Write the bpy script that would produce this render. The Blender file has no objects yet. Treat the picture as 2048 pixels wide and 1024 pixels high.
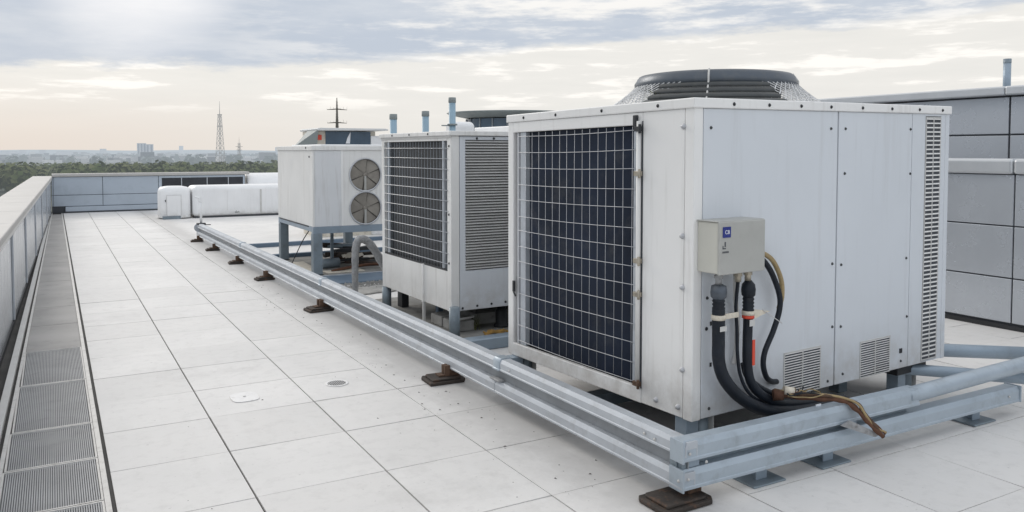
import bpy, bmesh, math, random
from mathutils import Vector, Matrix
R=math.radians; PI=math.pi
rnd=random.Random(7)
sc=bpy.context.scene
col=sc.collection

# ------------------------------------------------------------------ materials
def newmat(name):
    m=bpy.data.materials.new(name); m.use_nodes=True
    nt=m.node_tree
    return m,nt,nt.nodes['Principled BSDF']
def N(nt,t,**kw):
    n=nt.nodes.new(t)
    for k,v in kw.items(): setattr(n,k,v)
    return n
def L(nt,a,b): nt.links.new(a,b)
def noise(nt,vec,scale,detail=4,rough=.55):
    n=N(nt,'ShaderNodeTexNoise'); n.inputs['Scale'].default_value=scale; n.inputs['Detail'].default_value=detail
    n.inputs['Roughness'].default_value=rough
    if vec is not None: L(nt,vec,n.inputs['Vector'])
    return n.outputs['Fac']
def ramp(nt,f,a,b,ca=(0,0,0,1),cb=(1,1,1,1)):
    r=N(nt,'ShaderNodeValToRGB'); e=r.color_ramp.elements
    e[0].position=a; e[1].position=b; e[0].color=ca; e[1].color=cb
    L(nt,f,r.inputs[0]); return r.outputs[0]
def mix(nt,f,a,b,bt='MIX'):
    m=N(nt,'ShaderNodeMix',data_type='RGBA',blend_type=bt)
    for s,v in ((m.inputs[0],f),(m.inputs[6],a),(m.inputs[7],b)):
        if hasattr(v,'links'): L(nt,v,s)
        else: s.default_value=v
    return m.outputs[2]
def mth(nt,op,a,b=0,c=None):
    m=N(nt,'ShaderNodeMath',operation=op)
    for s,v in zip(m.inputs,(a,b,c)):
        if v is None: continue
        if hasattr(v,'links'): L(nt,v,s)
        else: s.default_value=v
    return m.outputs[0]
def c4(c): return (c[0],c[1],c[2],1)
def surf(name,base,rough=.5,metal=0.,var=.08,dirt_or_refl=None,dirt_or_refl_amt=.5,scale=3.,streak=False,bump=0.,bscale=60,spec=.5,foot=None):
    """painted / bare surface with cloudy tone variation, speckled grime and optional vertical streaks (runs, painted reflections)"""
    m,nt,b=newmat(name)
    g=N(nt,'ShaderNodeNewGeometry'); P=g.outputs['Position']
    n1=noise(nt,P,scale,5)
    lo=tuple(max(0,x*(1-var)) for x in base); hi=tuple(min(1,x*(1+var)) for x in base)
    c=mix(nt,ramp(nt,n1,.3,.7),c4(lo),c4(hi))
    if dirt_or_refl:
        v=P
        if streak:
            mp=N(nt,'ShaderNodeMapping'); mp.inputs['Scale'].default_value=(9,9,.7); L(nt,P,mp.inputs[0]); v=mp.outputs[0]
            n2=noise(nt,v,1.6,6,.6)
            k=ramp(nt,n2,.54,.78)
        else:
            n2=noise(nt,v,scale*2.3,8,.68); k=ramp(nt,n2,.52,.75)
        c=mix(nt,mth(nt,'MULTIPLY',k,dirt_or_refl_amt),c,c4(dirt_or_refl))
    if foot:
        sp_=N(nt,'ShaderNodeSeparateXYZ'); L(nt,P,sp_.inputs[0])
        mr=N(nt,'ShaderNodeMapRange',interpolation_type='SMOOTHSTEP'); L(nt,sp_.outputs['Z'],mr.inputs[0]); mr.inputs[1].default_value=foot[1]; mr.inputs[2].default_value=foot[0]
        n4=noise(nt,P,6,8,.7)
        c=mix(nt,mth(nt,'MULTIPLY',mth(nt,'MULTIPLY',mr.outputs[0],ramp(nt,n4,.35,.65)),foot[2]),c,c4(foot[3]))
    L(nt,c,b.inputs['Base Color'])
    b.inputs['Metallic'].default_value=metal
    n3=noise(nt,P,scale*4,4)
    L(nt,mth(nt,'ADD',mth(nt,'MULTIPLY',n3,.18),rough-.09),b.inputs['Roughness'])
    b.inputs['Specular IOR Level'].default_value=spec
    if bump>0:
        bp=N(nt,'ShaderNodeBump'); bp.inputs['Strength'].default_value=bump; bp.inputs['Distance'].default_value=.01
        L(nt,noise(nt,P,bscale,5),bp.inputs['Height']); L(nt,bp.outputs[0],b.inputs['Normal'])
    return m
M={}
M['white']=surf('white_painted_metal',(.80,.795,.78),.42,0,.03,(.40,.38,.34),.34,1.6,True,.12,2.2,foot=(.28,.75,.5,(.36,.32,.27)))
M['white2']=surf('weathered_white_metal',(.75,.745,.725),.5,0,.05,(.33,.30,.26),.40,1.8,True,.10,2.2,foot=(.28,.65,.28,(.40,.37,.33)))
M['panel']=surf('shaded_white_panel',(.635,.665,.70),.38,0,.025,(.42,.42,.42),.24,1.4,True,.10,1.7,foot=(.28,.75,.5,(.36,.32,.27)))  # unit white darkened and blued, painting in the shade of the front faces
M['trim']=surf('grey_trim',(.55,.545,.53),.42,0,.05,(.25,.23,.2),.3,5)
M['seam']=surf('dark_seam',(.05,.055,.065),.6)
M['coil']=surf('dark_coil_fin',(.021,.031,.056),.5,.15,.35,(.12,.12,.12),.55,2.0)
M['wire']=surf('zinc_wire',(.50,.51,.53),.5,.3,.06)
M['zinc']=surf('galvanised_steel',(.47,.50,.535),.5,.25,.09,(.27,.27,.26),.45,4,False,.06,40)
M['bluesteel']=surf('blue_grey_painted_steel',(.29,.355,.42),.42,.25,.08,(.18,.19,.2),.3,3.5)
M['bluebeam']=surf('light_blue_grey_steel',(.39,.45,.505),.42,.3,.07,(.20,.21,.22),.4,4,False,.06,6)
M['deepblue']=surf('deep_blue_steel',(.115,.165,.225),.5,.1,.1,(.2,.2,.2),.3,4)
M['leg']=surf('grey_leg_steel',(.21,.255,.29),.5,.2,.1,(.12,.11,.1),.4,5)
M['dark']=surf('dark_metal',(.03,.032,.036),.55,.2,.3)
M['silver']=surf('silver_mesh',(.72,.73,.74),.35,.35,.15,(.08,.08,.08),.8,16)
M['discs']=surf('floor_plate',(.82,.81,.80),.5,0,.05,(.4,.38,.35),.4,9)
M['panel2']=surf('greyed_panel',(.68,.69,.70),.4,0,.04,(.36,.33,.29),.5,1.7,True,.1,2)
M['webgrey']=surf('grey_web_steel',(.27,.285,.30),.55,.1,.1,(.15,.15,.15),.5,4)
M['fan']=surf('fan_cowl_dark',(.085,.10,.12),.4,.35,.12,(.16,.16,.15),.4,6)
M['fanslat']=surf('fan_slat_dark',(.055,.06,.062),.45,.2,.2,(.10,.10,.08),.5,8)
M['fanblade']=surf('grey_fan_blade',(.25,.23,.20),.55,.1,.15,(.10,.09,.08),.5,5)
M['fanback']=surf('fan_shadow',(.10,.092,.08),.7,0,.2)
M['rust']=surf('rusted_steel',(.11,.065,.042),.85,.1,.4,(.025,.02,.018),.8,14,False,.5,60)
M['rustpipe']=surf('rusty_pipe',(.12,.055,.032),.8,.1,.35,(.06,.03,.02),.8,12,False,.4,50)
M['darkpad']=surf('dark_pad',(.038,.030,.025),.8,0,.5,(.15,.075,.04),.9,7,False,.4,50)
M['box']=surf('beige_box',(.42,.42,.395),.42,.1,.04,(.3,.28,.25),.25,4)
M['boxside']=surf('beige_box_side',(.56,.55,.49),.42,.05,.04)
M['rubber']=surf('black_hose_rubber',(.010,.014,.021),.48,0,.3,(.035,.035,.035),.4,9,spec=.3)
M['tan']=surf('tan_cable',(.33,.245,.12),.5,0,.15,(.15,.11,.06),.5,18)
M['brass']=surf('worn_fitting',(.42,.38,.31),.4,.6,.2,(.1,.07,.05),.6,30)
M['tape']=surf('pale_tape',(.62,.57,.48),.6,0,.15,(.35,.25,.16),.5,30)
M['redtag']=surf('red_tag',(.65,.07,.035),.5,0,.15)
M['sticker']=surf('blue_sticker',(.018,.03,.20),.35,0,.05)
M['ink']=surf('dark_ink',(.07,.075,.085),.6)
M['paint']=surf('white_ink',(.75,.77,.8),.5)
M['pipe']=surf('pale_blue_pipe',(.30,.43,.52),.5,0,.07,(.2,.3,.36),.35,4)
M['pipecap']=surf('grey_pipe_cap',(.24,.27,.27),.6,0,.1)
M['glass']=surf('blue_dark_glass',(.065,.10,.14),.2,.1,.15)
M['louvre']=surf('dark_louvre',(.045,.05,.06),.5,.1,.2)
M['concrete']=surf('old_concrete',(.34,.335,.32),.9,0,.2,(.10,.09,.075),.75,5,False,.5,40)
M['stain']=surf('stained_deck',(.27,.265,.25),.85,0,.22,(.09,.075,.055),.7,2.6,False,.3,50)
M['cream']=surf('cream_sheet',(.62,.58,.50),.8,0,.1,(.2,.14,.09),.6,5)
M['lag']=surf('pipe_lagging',(.33,.335,.34),.75,.1,.2,(.12,.10,.09),.7,14,False,1.,45)
M['ochre']=surf('ochre_grit',(.35,.21,.06),.9,0,.4,(.08,.06,.03),.7,20)
M['weed']=surf('dry_weed',(.10,.11,.035),.8,0,.4)
M['tank']=surf('white_coated_metal',(.80,.805,.81),.45,0,.04,(.50,.49,.47),.22,1.6,True,.1,3,foot=(0,.35,.5,(.35,.33,.29)))
M['wallpanel']=surf('grey_cladding',(.51,.54,.58),.26,.35,.05,(.40,.42,.45),.10,.8,True,.06,.9,foot=(.0,.5,.15,(.32,.34,.37)))
M['parapet']=surf('blue_grey_cladding',(.40,.455,.52),.36,.25,.05,(.22,.26,.3),.35,1.0,False,.04,1.5)
M['brushed']=surf('brushed_cladding',(.56,.585,.615),.24,.7,.06,(.22,.245,.275),.6,.6,True,.03,2)  # vertical streaks paint dark and bright reflections into the metal colour
M['coping']=surf('pale_coping',(.43,.42,.405),.6,.0,.05,(.45,.43,.4),.4,1.5)
M['copinggrey']=surf('grey_coping',(.56,.58,.60),.34,.35,.04,(.42,.43,.45),.3,1.5)
M['edging']=surf('edging_strip',(.60,.59,.57),.5,.2,.06,(.2,.19,.17),.5,6)
M['paver']=surf('grey_paver',(.33,.32,.31),.6,0,.15,(.19,.185,.18),.6,1.6)
M['grate']=surf('grate_metal',(.43,.435,.44),.6,.1,.1,(.2,.2,.2),.4,3)
M['gratebase']=surf('grate_bed',(.16,.162,.166),.7,0,.1)
M['canopy']=surf('canopy_underside',(.25,.28,.28),.6,0,.08)
M['roofwhite']=surf('hut_roof',(.66,.665,.66),.45,0,.05)

def tile_mat():
    m,nt,b=newmat('roof_tile_concrete')
    g=N(nt,'ShaderNodeNewGeometry'); P=g.outputs['Position']; rp=g.outputs['Random Per Island']
    base=mix(nt,rp,(.70,.685,.665,1),(.80,.785,.765,1))
    base=mix(nt,ramp(nt,noise(nt,P,1.1,5),.3,.72),base,(.67,.66,.645,1))
    base=mix(nt,mth(nt,'MULTIPLY',ramp(nt,noise(nt,P,9,9,.7),.5,.8),.40),base,(.44,.43,.415,1))
    n5=noise(nt,P,.75,9,.72); base=mix(nt,mth(nt,'MULTIPLY',ramp(nt,n5,.56,.72),.42),base,(.43,.42,.405,1))
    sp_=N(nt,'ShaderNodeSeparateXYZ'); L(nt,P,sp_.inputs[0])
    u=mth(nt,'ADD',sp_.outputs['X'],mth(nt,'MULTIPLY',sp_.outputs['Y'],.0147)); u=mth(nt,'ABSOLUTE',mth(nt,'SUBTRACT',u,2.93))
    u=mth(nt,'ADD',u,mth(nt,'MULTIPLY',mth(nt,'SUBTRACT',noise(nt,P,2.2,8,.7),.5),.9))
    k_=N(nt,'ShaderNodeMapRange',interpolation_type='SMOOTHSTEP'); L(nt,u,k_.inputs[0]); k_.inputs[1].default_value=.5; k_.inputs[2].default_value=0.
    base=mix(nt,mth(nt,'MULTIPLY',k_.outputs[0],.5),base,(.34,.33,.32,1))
    base=mix(nt,mth(nt,'MULTIPLY',ramp(nt,noise(nt,P,26,4,.6),.67,.71),.45),base,(.33,.32,.31,1))
    # long pale water marks
    mp=N(nt,'ShaderNodeMapping'); mp.inputs['Scale'].default_value=(3,.5,1); L(nt,P,mp.inputs[0])
    base=mix(nt,mth(nt,'MULTIPLY',ramp(nt,noise(nt,mp.outputs[0],2.2,7,.65),.55,.75),.35),base,(.76,.755,.745,1))
    L(nt,base,b.inputs['Base Color']); b.inputs['Specular IOR Level'].default_value=.34
    L(nt,mth(nt,'ADD',mth(nt,'MULTIPLY',noise(nt,P,3,6),.2),.42),b.inputs['Roughness'])
    bp=N(nt,'ShaderNodeBump'); bp.inputs['Strength'].default_value=.06; bp.inputs['Distance'].default_value=.01
    L(nt,noise(nt,P,90,5),bp.inputs['Height']); L(nt,bp.outputs[0],b.inputs['Normal'])
    return m
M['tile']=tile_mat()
M['joint']=surf('joint_dark',(.07,.068,.065),.9,0,.3)

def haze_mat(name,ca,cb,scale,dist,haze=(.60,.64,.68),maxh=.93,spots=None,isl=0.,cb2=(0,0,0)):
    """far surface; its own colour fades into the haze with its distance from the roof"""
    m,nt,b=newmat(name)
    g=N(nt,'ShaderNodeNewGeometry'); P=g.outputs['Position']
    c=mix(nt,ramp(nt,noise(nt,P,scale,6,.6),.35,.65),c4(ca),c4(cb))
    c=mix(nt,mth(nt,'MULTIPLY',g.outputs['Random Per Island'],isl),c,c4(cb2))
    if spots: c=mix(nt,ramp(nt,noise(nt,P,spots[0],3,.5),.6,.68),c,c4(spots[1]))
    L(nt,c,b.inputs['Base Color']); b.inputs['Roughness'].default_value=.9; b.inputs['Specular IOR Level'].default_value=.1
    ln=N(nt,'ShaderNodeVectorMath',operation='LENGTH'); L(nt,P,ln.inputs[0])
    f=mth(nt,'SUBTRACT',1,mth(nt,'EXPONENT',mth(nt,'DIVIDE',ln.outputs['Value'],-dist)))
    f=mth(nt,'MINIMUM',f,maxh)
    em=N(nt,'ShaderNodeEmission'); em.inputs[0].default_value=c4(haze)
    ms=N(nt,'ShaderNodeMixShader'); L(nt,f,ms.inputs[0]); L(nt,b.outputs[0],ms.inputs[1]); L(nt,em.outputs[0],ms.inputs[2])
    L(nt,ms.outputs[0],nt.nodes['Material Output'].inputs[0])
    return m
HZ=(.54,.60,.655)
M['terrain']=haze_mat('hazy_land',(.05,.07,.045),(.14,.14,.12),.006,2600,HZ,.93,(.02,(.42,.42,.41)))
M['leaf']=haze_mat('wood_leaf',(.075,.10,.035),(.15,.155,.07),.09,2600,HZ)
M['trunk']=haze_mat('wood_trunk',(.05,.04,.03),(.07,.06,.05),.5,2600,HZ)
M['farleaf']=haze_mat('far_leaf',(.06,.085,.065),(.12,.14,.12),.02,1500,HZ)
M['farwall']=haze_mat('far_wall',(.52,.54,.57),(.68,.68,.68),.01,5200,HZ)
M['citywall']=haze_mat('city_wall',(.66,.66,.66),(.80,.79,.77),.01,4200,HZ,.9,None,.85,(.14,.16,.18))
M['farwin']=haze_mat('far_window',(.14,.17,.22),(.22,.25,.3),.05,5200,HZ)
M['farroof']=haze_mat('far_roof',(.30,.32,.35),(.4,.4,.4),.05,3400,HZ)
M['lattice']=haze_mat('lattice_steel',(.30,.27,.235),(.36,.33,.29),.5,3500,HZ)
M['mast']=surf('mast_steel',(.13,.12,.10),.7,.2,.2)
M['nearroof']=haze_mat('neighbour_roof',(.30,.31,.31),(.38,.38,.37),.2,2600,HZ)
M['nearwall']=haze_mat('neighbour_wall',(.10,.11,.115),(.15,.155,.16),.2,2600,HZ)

# ------------------------------------------------------------------ mesh builder
class MB:
    def __init__(s): s.v=[]; s.f=[]; s.sm=[]
    def add(s,vs,fs,sm=False):
        o=len(s.v); s.v+=[tuple(v) for v in vs]; s.f+=[tuple(i+o for i in f) for f in fs]; s.sm+=[sm]*len(fs); return s
    def box(s,x0,x1,y0,y1,z0,z1):
        return s.add([(x0,y0,z0),(x1,y0,z0),(x1,y1,z0),(x0,y1,z0),(x0,y0,z1),(x1,y0,z1),(x1,y1,z1),(x0,y1,z1)],
              [(0,3,2,1),(4,5,6,7),(0,1,5,4),(1,2,6,5),(2,3,7,6),(3,0,4,7)])
    def prism(s,poly,d0,d1,axis='y',sm=False):
        """poly in the two other axes, extruded d0..d1 along axis"""
        n=len(poly)
        def P(a,b,d): return {'x':(d,a,b),'y':(a,d,b),'z':(a,b,d)}[axis]
        vs=[P(a,b,d0) for a,b in poly]+[P(a,b,d1) for a,b in poly]
        s.add(vs,[(i,(i+1)%n,n+(i+1)%n,n+i) for i in range(n)],sm)
        o=len(s.v)-2*n
        s.f+=[tuple(o+i for i in range(n))[::-1],tuple(o+n+i for i in range(n))]; s.sm+=[False,False]
        return s
    def tube(s,pts,r,n=10,caps=True,sm=True):
        pts=[Vector(p) for p in pts]; rr=r if isinstance(r,(list,tuple)) else [r]*len(pts)
        rings=[]; t=(pts[1]-pts[0]).normalized(); u=t.orthogonal().normalized()
        if abs(t.z)<.99: u=t.cross(Vector((0,0,1))).normalized()
        o=len(s.v)
        for i,p in enumerate(pts):
            if i==0: tt=pts[1]-pts[0]
            elif i==len(pts)-1: tt=pts[-1]-pts[-2]
            else: tt=(pts[i+1]-pts[i]).normalized()+(pts[i]-pts[i-1]).normalized()
            tt.normalize(); u=(u-tt*u.dot(tt)).normalized(); w=tt.cross(u)
            for k in range(n):
                a=2*PI*k/n; s.v.append(tuple(p+(u*math.cos(a)+w*math.sin(a))*rr[i]))
        for i in range(len(pts)-1):
            for k in range(n):
                s.f.append((o+i*n+k,o+i*n+(k+1)%n,o+(i+1)*n+(k+1)%n,o+(i+1)*n+k)); s.sm.append(sm)
        if caps:
            s.f.append(tuple(o+k for k in range(n))[::-1]); s.sm.append(False)
            q=o+(len(pts)-1)*n; s.f.append(tuple(q+k for k in range(n))); s.sm.append(False)
        return s
    def lathe(s,prof,n=48,c=(0,0,0),sm=True,a0=0,a1=2*PI):
        o=len(s.v); full=abs(a1-a0-2*PI)<1e-6; m=n if full else n+1
        for r,z in prof:
            for k in range(m):
                a=a0+(a1-a0)*k/n; s.v.append((c[0]+r*math.cos(a),c[1]+r*math.sin(a),c[2]+z))
        for i in range(len(prof)-1):
            for k in range(n):
                k2=(k+1)%m
                s.f.append((o+i*m+k,o+i*m+k2,o+(i+1)*m+k2,o+(i+1)*m+k)); s.sm.append(sm)
        return s
    def build(s,name,mat,parent=None,bevel=0,label=None,warp=None,seg=2):
        me=bpy.data.meshes.new(name)
        vs=[warp(*v) for v in s.v] if warp else s.v
        me.from_pydata(vs,[],s.f); me.polygons.foreach_set('use_smooth',s.sm); 
        mats=mat if isinstance(mat,(list,tuple)) else [mat]
        for m in mats: me.materials.append(m)
        bm=bmesh.new(); bm.from_mesh(me); bmesh.ops.recalc_face_normals(bm,faces=bm.faces); bm.to_mesh(me); bm.free()
        me.update()
        o=bpy.data.objects.new(name,me); col.objects.link(o)
        if parent: o.parent=parent
        if bevel:
            b=o.modifiers.new('bevel','BEVEL'); b.width=bevel; b.segments=seg; b.limit_method='ANGLE'; b.angle_limit=R(40)
            b.harden_normals=False
        if label: o['label']=label
        return o
def tag(o,label=None,cat=None,group=None,kind=None):
    for k,v in (('label',label),('category',cat),('group',group),('kind',kind)):
        if v: o[k]=v
    return o
def thing(name,label,cat,loc=(0,0,0),rz=0,group=None):
    o=bpy.data.objects.new(name,None); col.objects.link(o); o.empty_display_size=.1
    o.location=loc; o.rotation_euler=(0,0,rz)
    return tag(o,label,cat,group)
def copypart(o,parent,loc=None,rot=None):
    c=o.copy(); col.objects.link(c); c.parent=parent
    if loc is not None: c.location=loc
    if rot is not None: c.rotation_euler=rot
    for ch in list(o.children): copypart(ch,c)
    return c
def copything(o,label=None,loc=None,rz=None):
    c=o.copy(); col.objects.link(c)
    if loc is not None: c.location=loc
    if rz is not None: c.rotation_euler=(0,0,rz)
    if label: c['label']=label
    for ch in list(o.children): copypart(ch,c)
    return c
def text(name,body,size,mat,parent,loc,rot,depth=.0006):
    cu=bpy.data.curves.new(name,'FONT'); cu.body=body; cu.size=size; cu.extrude=depth; cu.align_x='CENTER'; cu.align_y='CENTER'
    t=bpy.data.objects.new(name,cu); col.objects.link(t)
    dg=bpy.context.evaluated_depsgraph_get()
    me=bpy.data.meshes.new_from_object(t.evaluated_get(dg)); bpy.data.objects.remove(t)
    o=bpy.data.objects.new(name,me); col.objects.link(o); me.materials.clear(); me.materials.append(mat)
    o.parent=parent; o.location=loc; o.rotation_euler=rot
    return o
def spline(pts,k=8):
    P=[Vector(p) for p in pts]; P=[P[0]*2-P[1]]+P+[P[-1]*2-P[-2]]; out=[]
    for i in range(1,len(P)-2):
        for j in range(k):
            t=j/k; a,b,c,d=P[i-1:i+3]
            out.append(.5*((2*b)+(c-a)*t+(2*a-5*b+4*c-d)*t*t+(3*b-a-3*c+d)*t**3))
    out.append(P[-2]); return out

# ------------------------------------------------------------------ setting: deck, building, land
mb=MB(); mb.box(-.98,22,-9,29.65,-15,-.012); tag(mb.build('building_base',M['joint']),kind='structure')
mb=MB()
def tile(x0,x1,y0,y1,gx=.004,gy=.003):
    z=rnd.uniform(-.0012,.0012); tx=rnd.uniform(-.0012,.0012); ty=rnd.uniform(-.0012,.0012)
    x0+=gx;x1-=gx;y0+=gy;y1-=gy
    zz=[z-tx-ty,z+tx-ty,z+tx+ty,z-tx+ty]
    mb.add([(x0,y0,-.03),(x1,y0,-.03),(x1,y1,-.03),(x0,y1,-.03),(x0,y0,zz[0]),(x1,y0,zz[1]),(x1,y1,zz[2]),(x0,y1,zz[3])],
       [(4,5,6,7),(0,1,5,4),(1,2,6,5),(2,3,7,6),(3,0,4,7)])
rows=[-8.6+.775*i for i in range(16)]+[3.83,4.63,5.43,6.2,6.95]+[6.95+.79*i for i in range(1,29)]
rows=[r for r in rows if r<3.5 or r>=3.83]
rows=sorted(set(round(r,3) for r in rows))
cols=[.262,.962,1.735,2.425]
for i in range(3):
    off=(0,0,0)[i]
    for a,b in zip(rows[:-1],rows[1:]):
        if b>29.05: b=29.05
        if a>=29: continue
        if i==2 and abs(a-6.2)<.01: a+=.011
        tile(cols[i],cols[i+1],a,b,.0055,rnd.choice([.0018,.0025,.003,.005]) if a<12 else .0014)
for a,b in zip(rows[:-1],rows[1:]):
    if b<=6.3: tile(2.425,3.40,a,b,.003,.003)
rows2=[3.29-.72*i for i in range(17,-1,-1)]+[4.02,4.74,5.39,6.1,6.2]
cols2=[3.40,4.13,4.87]+[4.87+.75*i for i in range(1,7)]
for i in range(len(cols2)-1):
    for a,b in zip(rows2[:-1],rows2[1:]): 
        if b-a>.2: tile(cols2[i],cols2[i+1],a,b,.0035,.0035)
for i in range(len(cols2)-1): tile(cols2[i],cols2[i+1],6.1,6.21,.0035,.001)
tile(2.425,9.37,6.21,29.05,.003,.002)          # smooth membrane field under the plant
tile(9.37,21.9,-8.5,29.05,.003,.002)
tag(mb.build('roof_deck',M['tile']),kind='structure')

mb=MB(); S=16000; n=24
for i in range(n+1):
    for j in range(n+1): mb.v.append((-S+2*S*i/n,-S+2*S*j/n,-15.3))
for i in range(n):
    for j in range(n): a=i*(n+1)+j; mb.f.append((a,a+n+1,a+n+2,a+1)); mb.sm.append(False)
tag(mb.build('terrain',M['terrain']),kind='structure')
# low far ridge on the horizon
mb=MB()
pts=[]
for i in range(91):
    az=R(-60+i*150/90); d=9000
    hgt=2+ 14*(.5+.5*math.sin(i*.37))*(.6+.4*math.sin(i*.91+1))+rnd.uniform(0,4)
    pts.append((d*math.sin(az),d*math.cos(az),hgt))
for p in pts: mb.v+= [(p[0],p[1],-16),(p[0],p[1],p[2]),(p[0]*1.25,p[1]*1.25,-16)]
for i in range(90):
    a=3*i
    for k in (0,1): mb.f.append((a+k,a+3+k,a+4+k,a+1+k)); mb.sm.append(False)
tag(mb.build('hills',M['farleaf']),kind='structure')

# ------------------------------------------------------------------ edge strips and walkway panels
WA=math.atan(.0195)
def wx(Y): return -.06-(29.1-Y)*.0195
def strip(name,x0,x1,z0,z1,mat,label,cat,y0=-4,y1=29.0,skew=0.):
    mb=MB(); 
    mb.add([(x0-skew*(29-y0),y0,z0),(x1-skew*(29-y0),y0,z0),(x1,y1,z0),(x0,y1,z0),(x0-skew*(29-y0),y0,z1),(x1-skew*(29-y0),y0,z1),(x1,y1,z1),(x0,y1,z1)],
       [(0,3,2,1),(4,5,6,7),(0,1,5,4),(1,2,6,5),(2,3,7,6),(3,0,4,7)])
    o=mb.build(name,mat); return tag(o,label,cat)
strip('edging_strip',.213,.243,-.03,.010,M['edging'],'pale metal edging strip between the grated walkway and the white tiles','edging')
strip('edging_strip',-.055,-.03,-.03,.012,M['edging'],'pale metal edging strip along the parapet side of the grated walkway','edging',skew=.0117)
strip('drain_channel',-.115,-.062,-.03,.03,M['trim'],'grey drain channel at the foot of the left parapet','channel',skew=.0125)

ys=[-3.2,-2.4,-1.6,-.8,0,.8,1.6,2.4,3.5,4.25,5.0,5.73,6.5,7.78,9.1,10.4,11.6,13.9,16.2,18.6,21.0,23.4,25.9,28.6]
for i,(a,b) in enumerate(zip(ys[:-1],ys[1:])):
    if b<4.0: continue
    def xl(y): return -.028-.0117*(29-y)
    far=a>8.9
    if far:
        mb=MB(); mb.add([(xl(a),a+.006,-.03),(.211,a+.006,-.03),(.211,b-.006,-.03),(xl(b),b-.006,-.03),(xl(a),a+.006,.003),(.211,a+.006,.003),(.211,b-.006,.003),(xl(b),b-.006,.003)],
          [(0,3,2,1),(4,5,6,7),(0,1,5,4),(1,2,6,5),(2,3,7,6),(3,0,4,7)])
        o=mb.build('walkway_slab',M['paver'])
        tag(o,['smooth grey walkway slab next to the ribbed grates','smooth grey walkway slab second beyond the ribbed grates','smooth grey walkway slab third beyond the ribbed grates','smooth grey walkway slab fourth beyond the ribbed grates',
               'far smooth grey walkway slab in the row toward the far parapet'][min(i-14,4)],'slab','smooth slabs of the walkway' if i-14<4 else 'far smooth slabs of the walkway')
    else:
        name='walkway_grate'; lab={8:'ribbed grey walkway grate nearest the camera at the bottom edge',9:'ribbed walkway grate nearest the bottom left corner',10:'ribbed walkway grate third from the camera',11:'ribbed walkway grate fourth from the camera',12:'ribbed walkway grate fifth from the camera',13:'ribbed walkway grate farthest from the camera, next to the smooth slabs'}[i]
        t=thing(name,lab,'grate',((.211+xl((a+b)/2))/2,(a+b)/2,0),0,'ribbed grates of the walkway')
        w=(.211-xl((a+b)/2))/2; hh=(b-a)/2-.006
        MB().box(-w+.002,w-.002,-hh,hh,-.03,-.010).build('bed',M['gratebase'],t)
        f=MB(); f.box(-w,-w+.012,-hh,hh,-.028,.004); f.box(w-.012,w,-hh,hh,-.028,.004); f.box(-w+.012,w-.012,-hh,-hh+.012,-.028,.004); f.box(-w+.012,w-.012,hh-.012,hh,-.028,.004)
        f.build('frame',M['edging'],t)
        r=MB(); k=0; x=-w+.02
        while x<w-.016:
            r.box(x,x+.0065,-hh+.012,hh-.012,-.010,.001); x+=.0118
        o=r.build('ribs',M['grate'],t)
# round drain and cover plate
t=thing('floor_drain','small round slotted drain set in a white tile','drain',(2.04,6.60,.002))
mb=MB(); mb.lathe([(.098,0),(.096,.003),(.078,.003),(.076,.001),(0,.001)],40); mb.build('rim',M['discs'],t)
mb=MB(); mb.lathe([(.076,.0012),(.0,.0013)],30); mb.build('grid',M['seam'],t)
mb=MB()
for k in range(-4,5):
    l=math.sqrt(max(0,.074**2-(k*.0165)**2)); mb.box(k*.0165-.003,k*.0165+.003,-l,l,.0014,.004)
mb.build('bars',M['trim'],t)
t=thing('cover_plate','white oval cover plate with a tiny centre screw on a floor tile','cover',(1.285,6.58,.002))
mb=MB(); P=[]
for k in range(40):
    a=2*PI*k/40; c,s=math.cos(a),math.sin(a); P.append((.105*math.copysign(abs(c)**.6,c),.13*math.copysign(abs(s)**.6,s)))
mb.prism(P,0,.005,'z'); mb.build('plate',M['discs'],t,.002)
mb=MB(); mb.lathe([(.012,.007),(.011,.010),(0,.010)],12); mb.build('screw',M['trim'],t)

# ------------------------------------------------------------------ parapets
t=thing('parapet_wall','long brushed metal parapet with pale flat coping running down the left edge','wall',(wx(29.1),29.1,0),-WA)
# local: x across (+ toward deck), y negative toward the camera; right hand face at x=0
LN=33
MB().box(-.42,-.02,-LN,.5,-.9,1.09).build('core',M['parapet'],t)
y=-LN
mb=MB()
while y<.0:
    w=.42
    mb.box(-.02,0,y+.006,min(y+w-.006,0),.06,1.085); y+=w
mb.build('panel',M['brushed'],t,.004)
for y in (-30.2,-27.6,-25,-22.1,-18.5,-15.6,-12.2,-8.7,-5,-2): MB().box(.0015,.022,y,y+.05,.06,1.088).build('joint_cover',M['zinc'],t,.004)
MB().box(-.015,.012,-LN,0,.0,.058).build('skirting',M['dark'],t)
MB().box(.003,.03,-LN,-.02,1.03,1.088).build('drip_edge',M['trim'],t,.006)
y=-LN
cp=MB()
while y<-.0:
    w=2.05; e=min(y+w-.006,.5); cp.box(-.50,.045,y+.006,e,1.09,1.16) ; y+=w
cp.build('coping',M['coping'],t,.012)

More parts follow.
